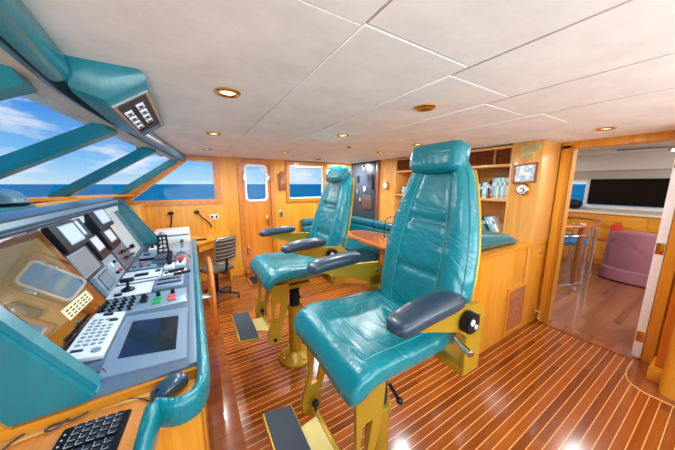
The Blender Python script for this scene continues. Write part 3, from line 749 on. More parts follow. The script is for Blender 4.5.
# ------------------------------------------------------------------ helm console
YC0, YC1 = 1.20, 3.70; ZD = .85; XJ = -.55
DV = Vector((-.25, 0, .57)).normalized(); PN = Vector((.57, 0, .25)).normalized(); P0 = Vector((XJ, 0, ZD))
def pp(y, v, off=0.): p = P0 + DV * v + PN * off; return (p.x, y, p.z)
def pq(y0, y1, v0, v1, o0, o1, bev=0.): return MB().prism([pp(y0, v0, o0), pp(y1, v0, o0), pp(y1, v1, o0), pp(y0, v1, o0)], PN * (o1 - o0), bev)
t = thing('helm_console', 'long pale blue helm console with teal padded cheeks and edge, under the windscreen', 'console', (-.45, 2.4, 0))
m = MB().prism([(-.03, YC0 - .12, .10), (-.03, YC0 - .12, ZD - .012), (XJ, YC0 - .12, ZD - .012), (XJ - .01, YC0 - .12, ZD), (-.80, YC0 - .12, 1.40), (-.80, YC0 - .12, .10)], (0, YC1 - YC0 + .12, 0))
finish(m, 'body', W_X, t)
finish(MB().box(XJ, -.02, YC0 - .105, YC1, ZD - .012, ZD, .003), 'desktop', CONS, t)
finish(MB().box(-.07, -.021, YC0 - .1, YC1, ZD + .0005, ZD + .006, .002), 'desktop_edge_band', PLATE, t)
finish(MB().prism([pp(YC0, .0, .001), pp(YC0, .60, .001), pp(YC0, .60, -.01), pp(YC0, .0, -.01)], (0, YC1 - YC0, 0)), 'instrument_face', CONS, t)
# brow
br = [(-.735, 1.372), (-.722, 1.40), (-.735, 1.428), (-.78, 1.448), (-.85, 1.455), (-.92, 1.44), (-.93, 1.38), (-.80, 1.35)]
mb = MB(); rows = []
for i in range(15):
    y = YC0 - .05 + (YC1 + .10 - YC0) * i / 14; rows.append([(x, y, z_) for x, z_ in br])
finish(mb.grid(rows, True, True), 'padded_brow', BROW, t)
finish(MB().tube([(-.723, YC0 - .04, 1.378), (-.723, YC1 + .04, 1.378)], .013, 10).tube([(-.735, YC0 - .04, 1.432), (-.735, YC1 + .04, 1.432)], .006, 10), 'brow_dark_piping', M('dark_brow_strip', srgb(40, 66, 88), .4), t)
finish(MB().box(-.80, -.735, YC0, YC1, 1.30, 1.36, .004), 'brow_underside', PANELW, t)
# far cheek
def cheek(y0, y1, prof, name):
    mb = MB().prism([(x, y0, z_) for x, z_ in prof], (0, y1 - y0, 0), .02); return finish(mb, name, TEALS if name == 'near_cheek' else TEALD, t)
cheek(YC1 - .01, YC1 + .05, [(-.39, ZD + .001), (-.375, .90), (-.69, 1.42), (-.78, 1.45), (-.92, 1.44), (-.92, ZD)], 'far_cheek')
cheek(YC0 - .11, YC0 - .02, [(-.355, .825), (-.34, .86), (-.62, 1.35), (-.78, 1.47), (-1.1, 1.44), (-1.1, .825)], 'near_cheek')
finish(MB().box(-1.1, -.352, YC0 - .115, YC0 - .0, .80, .824, .005), 'cheek_base_strip', W_X, t)
# teal padded bolster along the working edge, curving in at the near end
path = [(-.018, YC1 + .02, .838), (-.016, 2.6, .838), (-.016, 1.6, .838), (-.016, 1.06, .836), (-.022, .96, .832), (-.052, .905, .828), (-.105, .895, .828), (-.165, .93, .83)]
def bolster(pts, w_, h_, smooth=2):
    P = [Vector(p) for p in pts]
    for _ in range(smooth):
        Q = [P[0]]
        for a, b in zip(P, P[1:]): Q += [a * .75 + b * .25, a * .25 + b * .75]
        P = Q + [P[-1]]
    secs = []
    for i, p in enumerate(P):
        tg = (P[min(i + 1, len(P) - 1)] - P[max(i - 1, 0)]); tg.z = 0; tg.normalize()
        sd = Vector((-tg.y, tg.x, 0)); secs.append((p, sd, (0, 0, 1), w_, h_, 3.0))
    return loft(MB(), secs, 20)
finish(bolster(path, .023, .050), 'edge_bolster', TEAL, t)
finish(bolster([(-.172, .915, .838), (-.180, .80, .838), (-.185, .62, .838), (-.185, .35, .838)], .024, .045), 'edge_bolster', TEAL, t)
# lower wooden desk for keyboard
finish(MB().prism([(-1.15, -.4, .775), (-.19, -.4, .775), (-.18, .90, .775), (-.06, .92, .775), (-.03, 1.0, .775), (-.03, 1.16, .775), (-1.15, 1.16, .775)], (0, 0, .025)), 'keyboard_desk', W_DESK, t)
finish(MB().prism([(-1.15, 1.02, .8003), (-.36, 1.075, .8003), (-.20, 1.055, .8003), (-.20, 1.079, .8003), (-1.15, 1.079, .8003)], (0, 0, .006)), 'desk_joint_strip', W_STRIP, t)
finish(MB().prism([(-.05, -.4, .10), (-.19, -.4, .10), (-.19, .90, .10), (-.10, .95, .10), (-.04, .96, .10), (-.035, 1.1, .10), (-.6, 1.1, .10), (-.6, -.4, .10)][1:], (0, 0, .675)), 'desk_front_panel', W_Z, t)
struct('trim_8', MB().box(-.05, .16, .3, YC1, 0, .008, .002), TEAKM)

def device(name, lab, cat, y0, y1, v0, v1, dep, scr, bezel=BLACK, screen=SCREEN, buttons=0, col2=None):
    t = thing(name, lab, cat, pp((y0 + y1) / 2, v0, 0))
    finish(pq(y0, y1, v0, v1, .0015, dep, .005), 'housing', bezel, t)
    if scr:
        a, b, c, d = scr
        fr = finish(pq(a - .008, b + .008, c - .008, d + .008, dep, dep + .003, .001), 'bezel', col2 or PLATE, t)
        finish(pq(a, b, c, d, dep + .003, dep + .0045), 'screen', screen, fr)
        if buttons:
            for k in range(buttons):
                vv = c + (d - c) * (k + .5) / buttons
                finish(pq(b + .016, b + .034, vv - .008, vv + .008, dep, dep + .005, .0015), 'button', DKBLUE, t)
    return t
# large chart monitor
t = thing('chart_monitor', 'large dark glossy chart monitor at the near end of the console', 'monitor', pp(1.7, .02))
finish(pq(1.22, 1.93, .015, .545, .0015, .028, .006), 'housing', BLACK, t)
fr = finish(pq(1.235, 1.915, .03, .53, .028, .030), 'screen', GLOSSB, t)
CH = M('chart_image', srgb(66, 64, 50), .03, coat=1., emit=srgb(150, 160, 130), estr=.30)
for m_ in (CH, GLOSSB): m_.node_tree.nodes['Principled BSDF'].inputs['Coat IOR'].default_value = 2.4; m_.node_tree.nodes['Principled BSDF'].inputs['Coat Roughness'].default_value = .02
finish(pq(1.40, 1.86, .10, .50, .0301, .0306), 'chart_image', CH, fr)
finish(pq(1.58, 1.84, .09, .15, .0307, .0312), 'data_readout', M('readout_pale', srgb(190, 190, 160), .1, emit=srgb(200, 200, 170), estr=.45), fr)
g = MB()
random.seed(3)
for k in range(18):
    yy = 1.60 + (k % 6) * .038; vv = .098 + (k // 6) * .016
    P_ = [pp(yy, vv, .0313), pp(yy + .012 + random.random() * .016, vv, .0313), pp(yy + .026, vv + .007, .0313), pp(yy, vv + .007, .0313)]
    g.prism(P_, PN * .0004)
finish(g, 'readout_marks', BLACK, fr)
for k in range(5): finish(MB().cyl(pp(1.95, .06 + k * .03, .002), pp(1.95, .06 + k * .03, .02), .009, n=12), 'knob', BLACK, t)

t.rotation_euler = (0, math.radians(-2.1), math.radians(-3.9)); t.location = Vector(pp(1.7, .02, .022))

device('radar_display', 'dark-cased grey screen in the top row, just above the chart monitor corner', 'display', 1.985, 2.335, .36, .535, .06, (2.08, 2.29, .395, .51), BLACK)
device('depth_display', 'narrow screen in the top row between the two larger dark-cased screens', 'display', 2.35, 2.53, .395, .535, .035, (2.38, 2.45, .415, .515), DKBLUE, buttons=3)
device('autopilot_display', 'bright screen in a deep black case at the far end of the top row', 'display', 2.64, 3.07, .385, .56, .06, (2.78, 3.02, .43, .54), BLACK)
device('plotter_display', 'wide grey plotter screen in the middle row beside the chart monitor', 'display', 1.965, 2.335, .168, .352, .03, (2.0, 2.28, .19, .335), DKBLUE, SCREENB, 0)
device('speed_display', 'tall bright screen with keys below it in the middle row', 'display', 2.35, 2.555, .205, .385, .045, (2.39, 2.52, .27, .365), BLACK, SCREEN)
device('wind_display', 'bright small screen with knobs at the far end of the middle row', 'display', 2.64, 2.95, .212, .385, .045, (2.72, 2.88, .27, .36), BLACK, SCREEN)
device('echo_display', 'small bluish screen in a pale case on the bottom row', 'display', 2.085, 2.355, .006, .158, .03, (2.13, 2.31, .035, .135), PLATE, SCREENB, 0, DKBLUE)
t = thing('bridge_telephone_panel', 'pale radio panel with red button and small knobs on the bottom row', 'radio', pp(2.5, .02))
finish(pq(2.40, 2.65, .008, .190, .0015, .015, .003), 'plate', PLATE, t)
finish(MB().cyl(pp(2.47, .13, .015), pp(2.47, .13, .03), .022, n=20), 'dial', PANELW, t)
for y, v, mt in ((2.47, .055, BLACK), (2.56, .05, REDP), (2.56, .13, BLACK)): finish(MB().cyl(pp(y, v, .015), pp(y, v, .032), .012, n=14), 'button', mt, t)
t = thing('wiper_control_panel', 'blue-grey plate with two black lever handles on the bottom row', 'control panel', pp(2.85, .02))
finish(pq(2.70, 3.04, .006, .198, .0015, .012, .003), 'plate', DKBLUE if False else M('slate_plate', srgb(96, 92, 108), .35), t)
for v in (.08, .14): finish(MB().cyl(pp(2.88, v, .012), pp(2.88, v, .04), .012, n=12).tube([pp(2.80, v + .012, .04), pp(2.88, v, .045), pp(2.99, v - .012, .05)], .012, 8), 'lever', BLACK, t)
solo('blank_console_plate', pq(3.13, 3.52, .02, .575, .0015, .006, .002), M('light_polished_plate', srgb(205, 205, 205), .08, coat=.6), 'tall pale reflective blank plate at the far end of the instrument face', 'plate')
solo('console_knob', MB().cyl(pp(3.22, .11, .0065), pp(3.22, .11, .04), .022, n=20, bev=.004), BLACK, 'round black knob at the foot of the pale blank plate', 'knob')
solo('row_divider_strip', pq(1.96, 3.09, .358, .366, .0015, .012), PANELW, 'thin white strip between the top and middle rows of screens', 'trim') if False else None

# ---- things on the desktop
Z0 = ZD + .0006
t = thing('radar_keypad', 'pale slanted keypad with rows of small buttons and a trackball, below the chart monitor', 'keypad', (-.45, 1.55, Z0))
rx = Matrix.Translation((-.385, 0, Z0)) @ Matrix.Rotation(math.radians(10), 4, 'Y')
mxk = Matrix.Translation((-.455, 1.545, Z0 + .012)) @ Matrix.Rotation(math.radians(9), 4, 'Y')
finish(MB().box(-.068, .068, -.215, .215, 0, .02, .006, 3, mx=mxk), 'body', PANELW, t)
finish(MB().prism([(-.52, 1.335, Z0), (-.39, 1.335, Z0), (-.39, 1.335, Z0 + .003), (-.52, 1.335, Z0 + .022)], (0, .42, 0)), 'wedge', PLATE, t)
for r in range(8):
    for c in range(4):
        if r == 6 and c in (2, 3): continue
        finish(MB().box(-.048 + c * .025, -.030 + c * .025, -.12 + r * .034, -.106 + r * .034, .0202, .025, .002, 1, mx=mxk), 'key', PLATE, t)
finish(MB().sph((.0, .185, .022), .016).bm and MB().box(-.02, .02, .172, .198, .0202, .026, .004, mx=mxk), 'select_key', BLACK, t)
finish(MB().box(.02, .055, .10, .115, .0202, .03, .002, mx=mxk), 'function_key', DKBLUE, t)
finish(MB().box(-.05, -.01, -.165, -.15, .0202, .025, .002, mx=mxk), 'function_key', DKBLUE, t)
finish(MB().cyl(mxk @ Vector((.035, -.17, .0202)), mxk @ Vector((.035, -.17, .026)), .017, n=20), 'jog_dial', PLATE, t)

t = thing('recessed_tray', 'dark recessed metal tray in a wide blue-grey plate on the desktop', 'tray', (-.22, 1.42, Z0))
finish(MB().holes([(-.375, 1.19, Z0), (-.078, 1.15, Z0), (-.078, 1.655, Z0), (-.375, 1.71, Z0)], [[(-.335, 1.29, Z0), (-.12, 1.235, Z0), (-.12, 1.575, Z0), (-.335, 1.635, Z0)]], (0, 0, .007)), 'plate', PLATE, t)
finish(MB().prism([(-.345, 1.28, Z0 - .0), (-.11, 1.225, Z0 - .0), (-.11, 1.585, Z0 - .0), (-.345, 1.645, Z0 - .0)], (0, 0, .0035)), 'tray_bottom', M('worn_black_tray', srgb(30, 38, 44), .15, var=.5, bscale=25, coat=.5), t)
m = MB().prism([(-.538, 1.18, Z0), (-.378, 1.18, Z0), (-.378, 1.72, Z0), (-.538, 1.82, Z0)], (0, 0, .0035))
solo('metal_side_plate', m, PLATE, 'flat blue-grey plate that the keypad sits over', 'plate') if False else None

t = thing('switch_panel', 'blue-grey switch panel with rows of black toggles and green and red buttons', 'switch panel', (-.32, 1.88, Z0))
finish(MB().box(-.54, -.085, 1.755, 2.0, Z0, Z0 + .008, .003), 'plate', PLATE, t)
for r in range(4):
    for c in range(4):
        x = -.505 + c * .043; y = 1.80 + r * .052
        tg = finish(MB().cyl((x, y, Z0 + .008), (x, y, Z0 + .016), .011, n=10).cyl((x, y, Z0 + .014), (x - .006, y, Z0 + .036), .0045, .0065, n=8), 'toggle_switch', BLACK, t)
finish(MB().box(-.335, -.298, 1.86, 1.93, Z0 + .008, Z0 + .028, .004).cyl((-.316, 1.895, Z0 + .026), (-.316, 1.895, Z0 + .05), .014, n=12), 'rotary_switch', BLACK, t)
for x, mt, nm in ((-.245, GREENP, 'green_button'), (-.165, M('pale_red_button', srgb(206, 96, 96), .4), 'red_button')):
    for y in (1.82, 1.87): finish(MB().box(x - .022, x + .022, y - .018, y + .018, Z0 + .008, Z0 + .022, .003), nm, mt, t)
    finish(MB().cyl((x, 1.925, Z0 + .008), (x, 1.925, Z0 + .04), .013, .010, n=12), 'key_switch', BLACK, t)

t = thing('bow_thruster_joystick', 'black joystick on a square white plate, mid desktop', 'joystick', (-.42, 2.16, Z0))
finish(MB().box(-.54, -.30, 2.04, 2.27, Z0, Z0 + .008, .003), 'plate', PANELW, t)
finish(MB().lathe([(.04, .008), (.038, .02), (.022, .03), (.014, .034)], (-.44, 2.15, Z0)), 'boot', BLACK, t)
finish(MB().cyl((-.44, 2.15, Z0 + .03), (-.435, 2.15, Z0 + .075), .009).box(-.475, -.40, 2.13, 2.17, Z0 + .07, Z0 + .095, .008), 'stick', BLACK, t)
finish(MB().box(-.50, -.46, 2.06, 2.085, Z0 + .008, Z0 + .02, .003), 'button', BLACK, t)

t = thing('engine_throttle', 'flat blue throttle box with two black lever grips near the desk edge', 'throttle', (-.17, 2.15, Z0))
finish(MB().box(-.285, -.105, 2.05, 2.27, Z0, Z0 + .03, .006), 'base', PLATE, t)
finish(MB().box(-.27, -.12, 2.09, 2.12, Z0 + .03, Z0 + .033, .001).box(-.27, -.12, 2.18, 2.21, Z0 + .03, Z0 + .033, .001), 'slot', BLACK, t)
for y, x in ((2.105, -.14), (2.195, -.18)):
    lv_ = finish(MB().cyl((x, y, Z0 + .031), (x + .03, y, Z0 + .085), .006), 'lever', CHROME, t)
    finish(MB().tube([(x - .02, y, Z0 + .085), (x + .03, y, Z0 + .088), (x + .085, y, Z0 + .095)], .011, 10), 'grip', BLACK, lv_)

t = thing('trim_tab_panel', 'long white panel with a black rocker bar behind the joystick plate', 'control panel', (-.44, 2.48, Z0))
finish(MB().box(-.53, -.27, 2.32, 2.60, Z0, Z0 + .008, .003), 'plate', PANELW, t)
finish(MB().box(-.45, -.36, 2.44, 2.49, Z0 + .008, Z0 + .02, .004), 'rocker', BLACK, t)
finish(MB().box(-.52, -.28, 2.35, 2.365, Z0 + .008, Z0 + .013, .002).box(-.32, -.285, 2.5, 2.56, Z0 + .008, Z0 + .014, .002), 'strip', DKBLUE, t)
t = thing('alarm_panel', 'small grey panel with a reddish dial between rocker panel and black tower', 'control panel', (-.42, 2.75, Z0))
finish(MB().box(-.52, -.33, 2.66, 2.88, Z0, Z0 + .016, .003), 'plate', PLATE, t)
finish(MB().cyl((-.44, 2.80, Z0 + .016), (-.44, 2.80, Z0 + .034), .03, n=20), 'dial', M('rosy_dial', srgb(150, 110, 110), .4), t)
for x in (-.49, -.44, -.39): finish(MB().box(x - .014, x + .014, 2.69, 2.72, Z0 + .016, Z0 + .022, .002), 'button', BLACK, t)
t = thing('flat_console_speaker', 'low dark blue-grey bar panel near the foot of the far cheek', 'panel', (-.42, 3.1, Z0))
finish(MB().box(-.50, -.34, 2.98, 3.24, Z0, Z0 + .025, .006), 'body', PLATE, t)
finish(MB().box(-.49, -.35, 2.975, 2.98, Z0 + .003, Z0 + .022), 'grille', DKBLUE, t)
finish(MB().box(-.47, -.42, 3.08, 3.14, Z0 + .025, Z0 + .035, .003), 'rocker', DKBLUE, t)
t = thing('small_control_block', 'small white block with dark knobs in the far corner of the desktop', 'control', (-.38, 3.42, Z0))
finish(MB().box(-.46, -.33, 3.32, 3.55, Z0, Z0 + .03, .005), 'body', PANELW, t)
for x, y in ((-.43, 3.4), (-.37, 3.4), (-.40, 3.5)): finish(MB().cyl((x, y, Z0 + .03), (x, y, Z0 + .055), .016, n=12), 'knob', BLACK, t)

t = thing('black_lattice_holder', 'tall black perforated handset holder standing on the desktop, cord trailing', 'handset holder', (-.27, 2.86, Z0))
finish(MB().box(-.37, -.19, 2.74, 2.96, Z0, Z0 + .03, .006).box(-.345, -.215, 2.78, 2.94, Z0 + .03, Z0 + .07, .01), 'base', M('holder_base_grey', srgb(74, 92, 108), .4), t)
m = MB()
for s_ in (-1, 1): m.tube([(-.285 + s_ * .045, 2.90, Z0 + .06), (-.285 + s_ * .032, 2.93, Z0 + .25)], .009, 8)
for k in range(5):
    zz_ = Z0 + .08 + k * .04; hw = .045 - .013 * (k * .04 + .02) / .19
    m.box(-.285 - hw, -.285 + hw, 2.895 + k * .006, 2.912 + k * .006, zz_ - .006, zz_ + .006, .002, 1)
m.tube([(-.285, 2.905, Z0 + .06), (-.285, 2.93, Z0 + .24)], .006, 8)
finish(m, 'lattice', BLACK, t)
finish(MB().sph((-.285, 2.93, Z0 + .262), .022, (1.2, 1, .8)), 'top_knob', STEEL, t)
finish(MB().tube([(-.19, 2.86, Z0 + .03), (-.15, 2.90, Z0 + .07), (-.08, 2.88, Z0 + .03), (-.06, 2.84, Z0 + .01)], .005, 6, smooth=2), 'cord', BLACK, t)
t = thing('black_joystick', 'slim upright black joystick on a white base right of the lattice holder', 'joystick', (-.20, 2.62, Z0))
finish(MB().box(-.26, -.18, 2.52, 2.66, Z0, Z0 + .03, .006), 'base', PANELW, t)
finish(MB().tube([(-.22, 2.60, Z0 + .03), (-.222, 2.61, Z0 + .09), (-.205, 2.63, Z0 + .15)], lambda f_: .016 + .008 * math.sin(PI * f_), 10), 'stick', BLACK, t)
t = thing('red_guarded_switch', 'white switch box with a bright red guard, near the desk edge', 'switch', (-.14, 2.7, Z0))
finish(MB().box(-.175, -.10, 2.60, 2.80, Z0, Z0 + .022, .005), 'box', PANELW, t)
finish(MB().box(-.165, -.115, 2.70, 2.76, Z0 + .022, Z0 + .045, .005), 'guard', REDP, t)
finish(MB().cyl((-.14, 2.64, Z0 + .022), (-.14, 2.64, Z0 + .04), .012, n=12), 'button', BLACK, t)
t = thing('clear_cover_switch', 'small pale switch unit with silver lever beyond the red guarded switch', 'switch', (-.15, 2.92, Z0))
finish(MB().box(-.175, -.11, 2.87, 2.98, Z0, Z0 + .03, .005), 'box', STEEL, t)
finish(MB().cyl((-.145, 2.93, Z0 + .03), (-.14, 2.92, Z0 + .07), .006), 'lever', CHROME, t)
t = thing('low_button_strip', 'low pale strip of dark buttons between throttle box and red guarded switch', 'control panel', (-.2, 2.4, Z0))
finish(MB().box(-.26, -.09, 2.34, 2.46, Z0, Z0 + .014, .003), 'plate', PANELW, t)
for k in range(4): finish(MB().box(-.245 + k * .038, -.222 + k * .038, 2.38, 2.42, Z0 + .014, Z0 + .021, .002), 'button', [BLACK, BLACK, STEEL, REDP][k], t)

# dash behind the brow, compass dome
t = thing('dashboard_shelf', 'teal padded dashboard shelf behind the console brow', 'dashboard', (-1.1, 1.8, 1.40))
finish(MB().box(-1.22, -.94, .9, 2.55, 1.40, 1.462, .015, 3), 'shelf_pad', TEALS, t)
solo('wooden_ledge', MB().box(-1.02, -.94, 2.56, YC1 + .18, 1.40, 1.455, .004), W_Y, 'honey wood ledge between windscreen sill and console brow', 'ledge')
t = thing('compass_dome', 'dark smoky compass dome on the teal dashboard at the left edge', 'compass', (-1.05, 2.42, 1.4625))
finish(MB().lathe([(.125, 0), (.13, .012), (.12, .02)], (-1.05, 2.42, 1.4625)), 'base_ring', BLACK, t)
finish(MB().lathe([(.12, .02), (.116, .045), (.095, .08), (.06, .10), (.02, .108), (.001, .108)], (-1.05, 2.42, 1.4625)), 'dome', M('smoky_dome', srgb(84, 122, 140), .08, coat=1.), t)

# ------------------------------------------------------------------ side desk by the port wall
t = thing('side_desk', 'honey wood chart desk with a slanted front edge against the port wall', 'desk', (0, 4.1, 0))
finish(MB().prism([(-.80, YC1 + .052, .765), (.02, YC1 + .052, .765), (.05, YC1 + .062, .765), (.48, 4.20, .765), (.50, 4.26, .765), (.50, YP - .001, .765), (-.80, YP - .001, .765)], (0, 0, .035), .006), 'desktop', W_Y, t)
finish(MB().box(.44, .475, 4.20, YP - .001, .0, .764, .003), 'end_panel', W_Z, t)
finish(MB().prism([(.03, YC1 + .09, .66), (.43, 4.21, .66), (.43, 4.235, .66), (.03, YC1 + .115, .66)], (0, 0, .104)), 'drawer_front', W_Y, t)
finish(MB().box(-.80, -.06, YC1 + .06, YP - .02, 0, .764), 'pedestal_cabinet', W_Z, t)
t = thing('wooden_side_box', 'square-edged honey wood box under the slanted corner of the port window', 'cupboard', (-.7, 4.2, .80))
finish(MB().box(-.80, -.58, YC1 + .20, YP - .03, .801, 1.335, .005), 'body', W_Z, t)
finish(MB().box(-.58, -.566, YC1 + .22, YP - .03, .83, 1.10, .003), 'door', W_DOOR, t)
t = thing('chart_printer', 'white boxy printer with a grey lid seam on the side desk', 'printer', (-.26, 4.05, .80))
finish(MB().box(-.475, -.06, YC1 + .16, 4.30, .801, .90, .012), 'lower_case', PANELW, t)
finish(MB().box(-.46, -.07, YC1 + .19, 4.29, .90, .92, .003), 'seam_band', M('grey_blue_seam', srgb(110, 130, 150), .4), t)
finish(MB().box(-.47, -.065, YC1 + .18, 4.30, .92, .965, .012), 'lid', WHITE, t)
finish(MB().cyl((-.16, YC1 + .158, .84), (-.16, YC1 + .10, .84), .022, n=14).sph((-.16, YC1 + .1, .84), .022), 'roller_knob', DKBLUE, t)
solo('black_pen_case', MB().box(-.01, .14, 3.92, 3.95, .801, .822, .006, mx=None), BLACK, 'small black pen case lying on the side desk', 'pen case')

# ------------------------------------------------------------------ keyboard, mouse, cable
KM = Matrix.Translation((-.42, 1.032, .8005)) @ Matrix.Rotation(math.radians(85), 4, 'Z')
t = thing('computer_keyboard', 'black computer keyboard with white-marked keys on the near wooden desk', 'keyboard', (-.46, .95, .80))
finish(MB().prism([KM @ Vector(p) for p in ((0, 0, .0), (0, -.175, 0), (-.46, -.175, 0), (-.46, 0, 0))], (0, 0, .014), .004), 'body', BLACK, t)
KTOP = M('key_top', srgb(36, 44, 54), .4); KLEG = M('key_legend_white', srgb(190, 205, 215), .5)
key0 = None
for c in range(17):
    for r in range(5):
        x = -.018 - c * .0225 - (.008 if c >= 4 else 0) - (.006 if c > 7 else 0); y = -.045 - r * .0255
        if c in (3,) and False: continue
        p = KM @ Vector((x, y, .0145))
        if key0 is None:
            m = MB().prism([(-.0095, -.0105, 0), (.0095, -.0105, 0), (.0095, .0105, 0), (-.0095, .0105, 0)], (0, 0, .008), .002)
            m.bm.transform(Matrix.Rotation(math.radians(85), 4, 'Z') ); key0 = finish(m, 'key', KTOP, t, loc=(0, 0, 0)); key0.location = p - WL[t.name]
            lg = MB()
            for a in ((-.0088, .0088, .0078, .009), (-.0088, -.0076, -.009, .009)): lg.box(*a, .0081, .0086)
            lg.bm.transform(Matrix.Rotation(math.radians(85), 4, 'Z')); leg0 = finish(lg, 'key_edge_marking', KLEG, None, loc=(0, 0, 0)); leg0.parent = key0; leg0.location = (0, 0, 0)
        else:
            k_ = key0.copy(); COL.objects.link(k_); k_.location = p - WL[t.name]
            l_ = leg0.copy(); COL.objects.link(l_); l_.parent = k_
for k in range(3): finish(MB().cyl(KM @ Vector((-.03 - .02 * k, -.014, .014)), KM @ Vector((-.03 - .02 * k, -.014, .0152)), .003, n=10), 'status_light', KLEG, t)
t = thing('computer_mouse', 'dark blue-grey computer mouse resting beside the teal bolster corner', 'mouse', (-.11, 1.05, .80))
secs = []
A = Vector((-.190, 1.005, .808)); B = Vector((-.078, 1.078, .808)); dr = (B - A).normalized(); sd = Vector((-dr.y, dr.x, 0))
for i in range(11):
    f_ = i / 10; e = max(.08, math.sqrt(max(0, 1 - (2 * f_ - 1) ** 2)) ** .7)
    secs.append((A.lerp(B, f_) + Vector((0, 0, .020 * e - .001 + .010 * f_ * e)), sd, (0, 0, 1), 0.040 * e ** .6, .020 * e + .009 * f_ * e, 2.4))
body = finish(loft(MB(), secs, 24), 'body', M('mouse_plastic', srgb(52, 82, 100), .2, coat=.5), t)
finish(MB().cyl(A.lerp(B, .22) + Vector((0, 0, .030)) - sd * .004, A.lerp(B, .22) + Vector((0, 0, .030)) + sd * .004, .011, n=14), 'scroll_wheel', BLACK, t)
finish(MB().tube([(-.178, 1.003, .812), (-.20, 1.03, .806), (-.245, 1.075, .806), (-.33, 1.10, .806), (-.36, 1.17, .808), (-.372, 1.23, .852)], .0022, 6, smooth=2), 'cord', BLACK, t)
CAB = M('grey_cable', srgb(70, 66, 70), .5)
def onto(pts): return [(x, y, .8095) for x, y in pts]
solo('loose_cable', MB().tube([(-.40, 1.24, .857), (-.362, 1.225, .856), (-.34, 1.178, .84)] + onto([(-.343, 1.13), (-.375, 1.095), (-.42, 1.11), (-.475, 1.12), (-.535, 1.075), (-.56, 1.03), (-.58, .96)]), 0.0031, 6, smooth=3), CAB, 'thin grey cable curving across the near desk toward the bottom left corner', 'cable', 'loose cables on the near desk')
solo('loose_cable', MB().tube([(-.372, 1.25, .857), (-.352, 1.215, .856), (-.33, 1.165, .842)] + onto([(-.352, 1.10), (-.40, 1.062), (-.455, 1.075), (-.48, 1.062), (-.45, 1.045), (-.42, 1.085), (-.41, 1.115), (-.44, 1.13)]), 0.0031, 6, smooth=3), CAB, 'thin grey cable making small loops above the keyboard', 'cable', 'loose cables on the near desk')

# ------------------------------------------------------------------ ship's wheel
t = thing('ship_wheel', 'wooden ship wheel seen edge-on at the aft face of the console', 'steering wheel', (.06, 2.3, .6))
WC = Vector((.085, 2.33, .615)); WR = .335
finish(MB().tube([WC + Vector((0, WR * math.cos(a), WR * math.sin(a))) for a in [2 * PI * k / 40 for k in range(40)]], .017, 10, closed=True), 'rim', M('varnished_orange_wood', srgb(212, 116, 40), .2, coat=.5), t)
finish(MB().cyl(WC - Vector((.112, 0, 0)), WC + Vector((.015, 0, 0)), .028), 'hub', CHROME, t)
for k in range(5):
    a = 2 * PI * k / 5 + .3
    finish(MB().cyl(WC, WC + Vector((0, (WR - .01) * math.cos(a), (WR - .01) * math.sin(a))), .010), 'spoke', CHROME, t)

# ------------------------------------------------------------------ mesh office chair at the side desk
t = thing('office_chair', 'grey mesh-backed office chair on a five-star base under the side desk', 'chair', (.2, 3.62, 0))
OC = Vector((.205, 3.62, 0))
Rz = Matrix.Rotation(math.radians(28), 4, 'Z')
def oc(p): return OC + (Rz @ Vector(p))
for k in range(5):
    a = 2 * PI * k / 5 + .35; d_ = Vector((math.cos(a), math.sin(a), 0))
    lg = finish(MB().tube([oc((0, 0, .10)), oc(d_ * .15 + Vector((0, 0, .10))), oc(d_ * .29 + Vector((0, 0, .065)))], lambda f_: .022 - .008 * f_, 8), 'leg', DKBLUE, t)
    c_ = oc(d_ * .28); finish(MB().cyl(c_ + Vector((-.01, 0, .026)), c_ + Vector((.01, 0, .026)), .026, n=14).cyl(c_ + Vector((0, 0, .03)), c_ + Vector((0, 0, .07)), .007, n=8), 'caster', BLACK, lg)
finish(MB().cyl(oc((0, 0, .09)), oc((0, 0, .42)), .022), 'gas_lift', BLACK, t)
finish(MB().box(-.17, .17, -.17, .17, .43, .48, .02, 3, mx=Matrix.Translation(OC) @ Rz), 'seat', MESHG, t)
rows = []
for i in range(9):
    f_ = i / 8; rows.append([oc(((-.15 + .30 * j / 8), -.22 - .06 * f_ + .03 * math.cos(PI * (j / 8 - .5)) * -1, .58 + .34 * f_)) for j in range(9)])
mb = MB().grid(rows); bmesh.ops.solidify(mb.bm, geom=mb.bm.faces[:], thickness=.008); bk = finish(mb, 'backrest', MESHG, t)
fr_ = [rows[0][0], rows[4][0], rows[8][0], rows[8][4], rows[8][8], rows[4][8], rows[0][8], rows[0][4]]
finish(MB().tube(fr_, .011, 8, closed=True, smooth=2), 'back_frame', STEEL, bk)
g = MB()
for i in range(7): 
    f_ = (i + .5) / 7; g.tube([oc((-.145 + .29 * j / 6, -.232 - .06 * f_ - .03 * math.cos(PI * (j / 6 - .5)), .58 + .34 * f_)) for j in range(7)], .006, 6)
finish(g, 'back_slats', M('warm_grey_slat', srgb(150, 128, 110), .6), bk)
finish(MB().tube([oc((0, -.10, .42)), oc((0, -.24, .42)), oc((0, -.262, .64))], .016, 8, smooth=1), 'back_post', BLACK, t)
for s_ in (-1, 1): finish(MB().tube([oc((s_ * .16, -.02, .45)), oc((s_ * .19, -.02, .50)), oc((s_ * .19, -.02, .62)), oc((s_ * .19, -.18, .64)), oc((s_ * .155, -.24, .66))], .012, 8, smooth=2), 'armrest', STEEL, t)

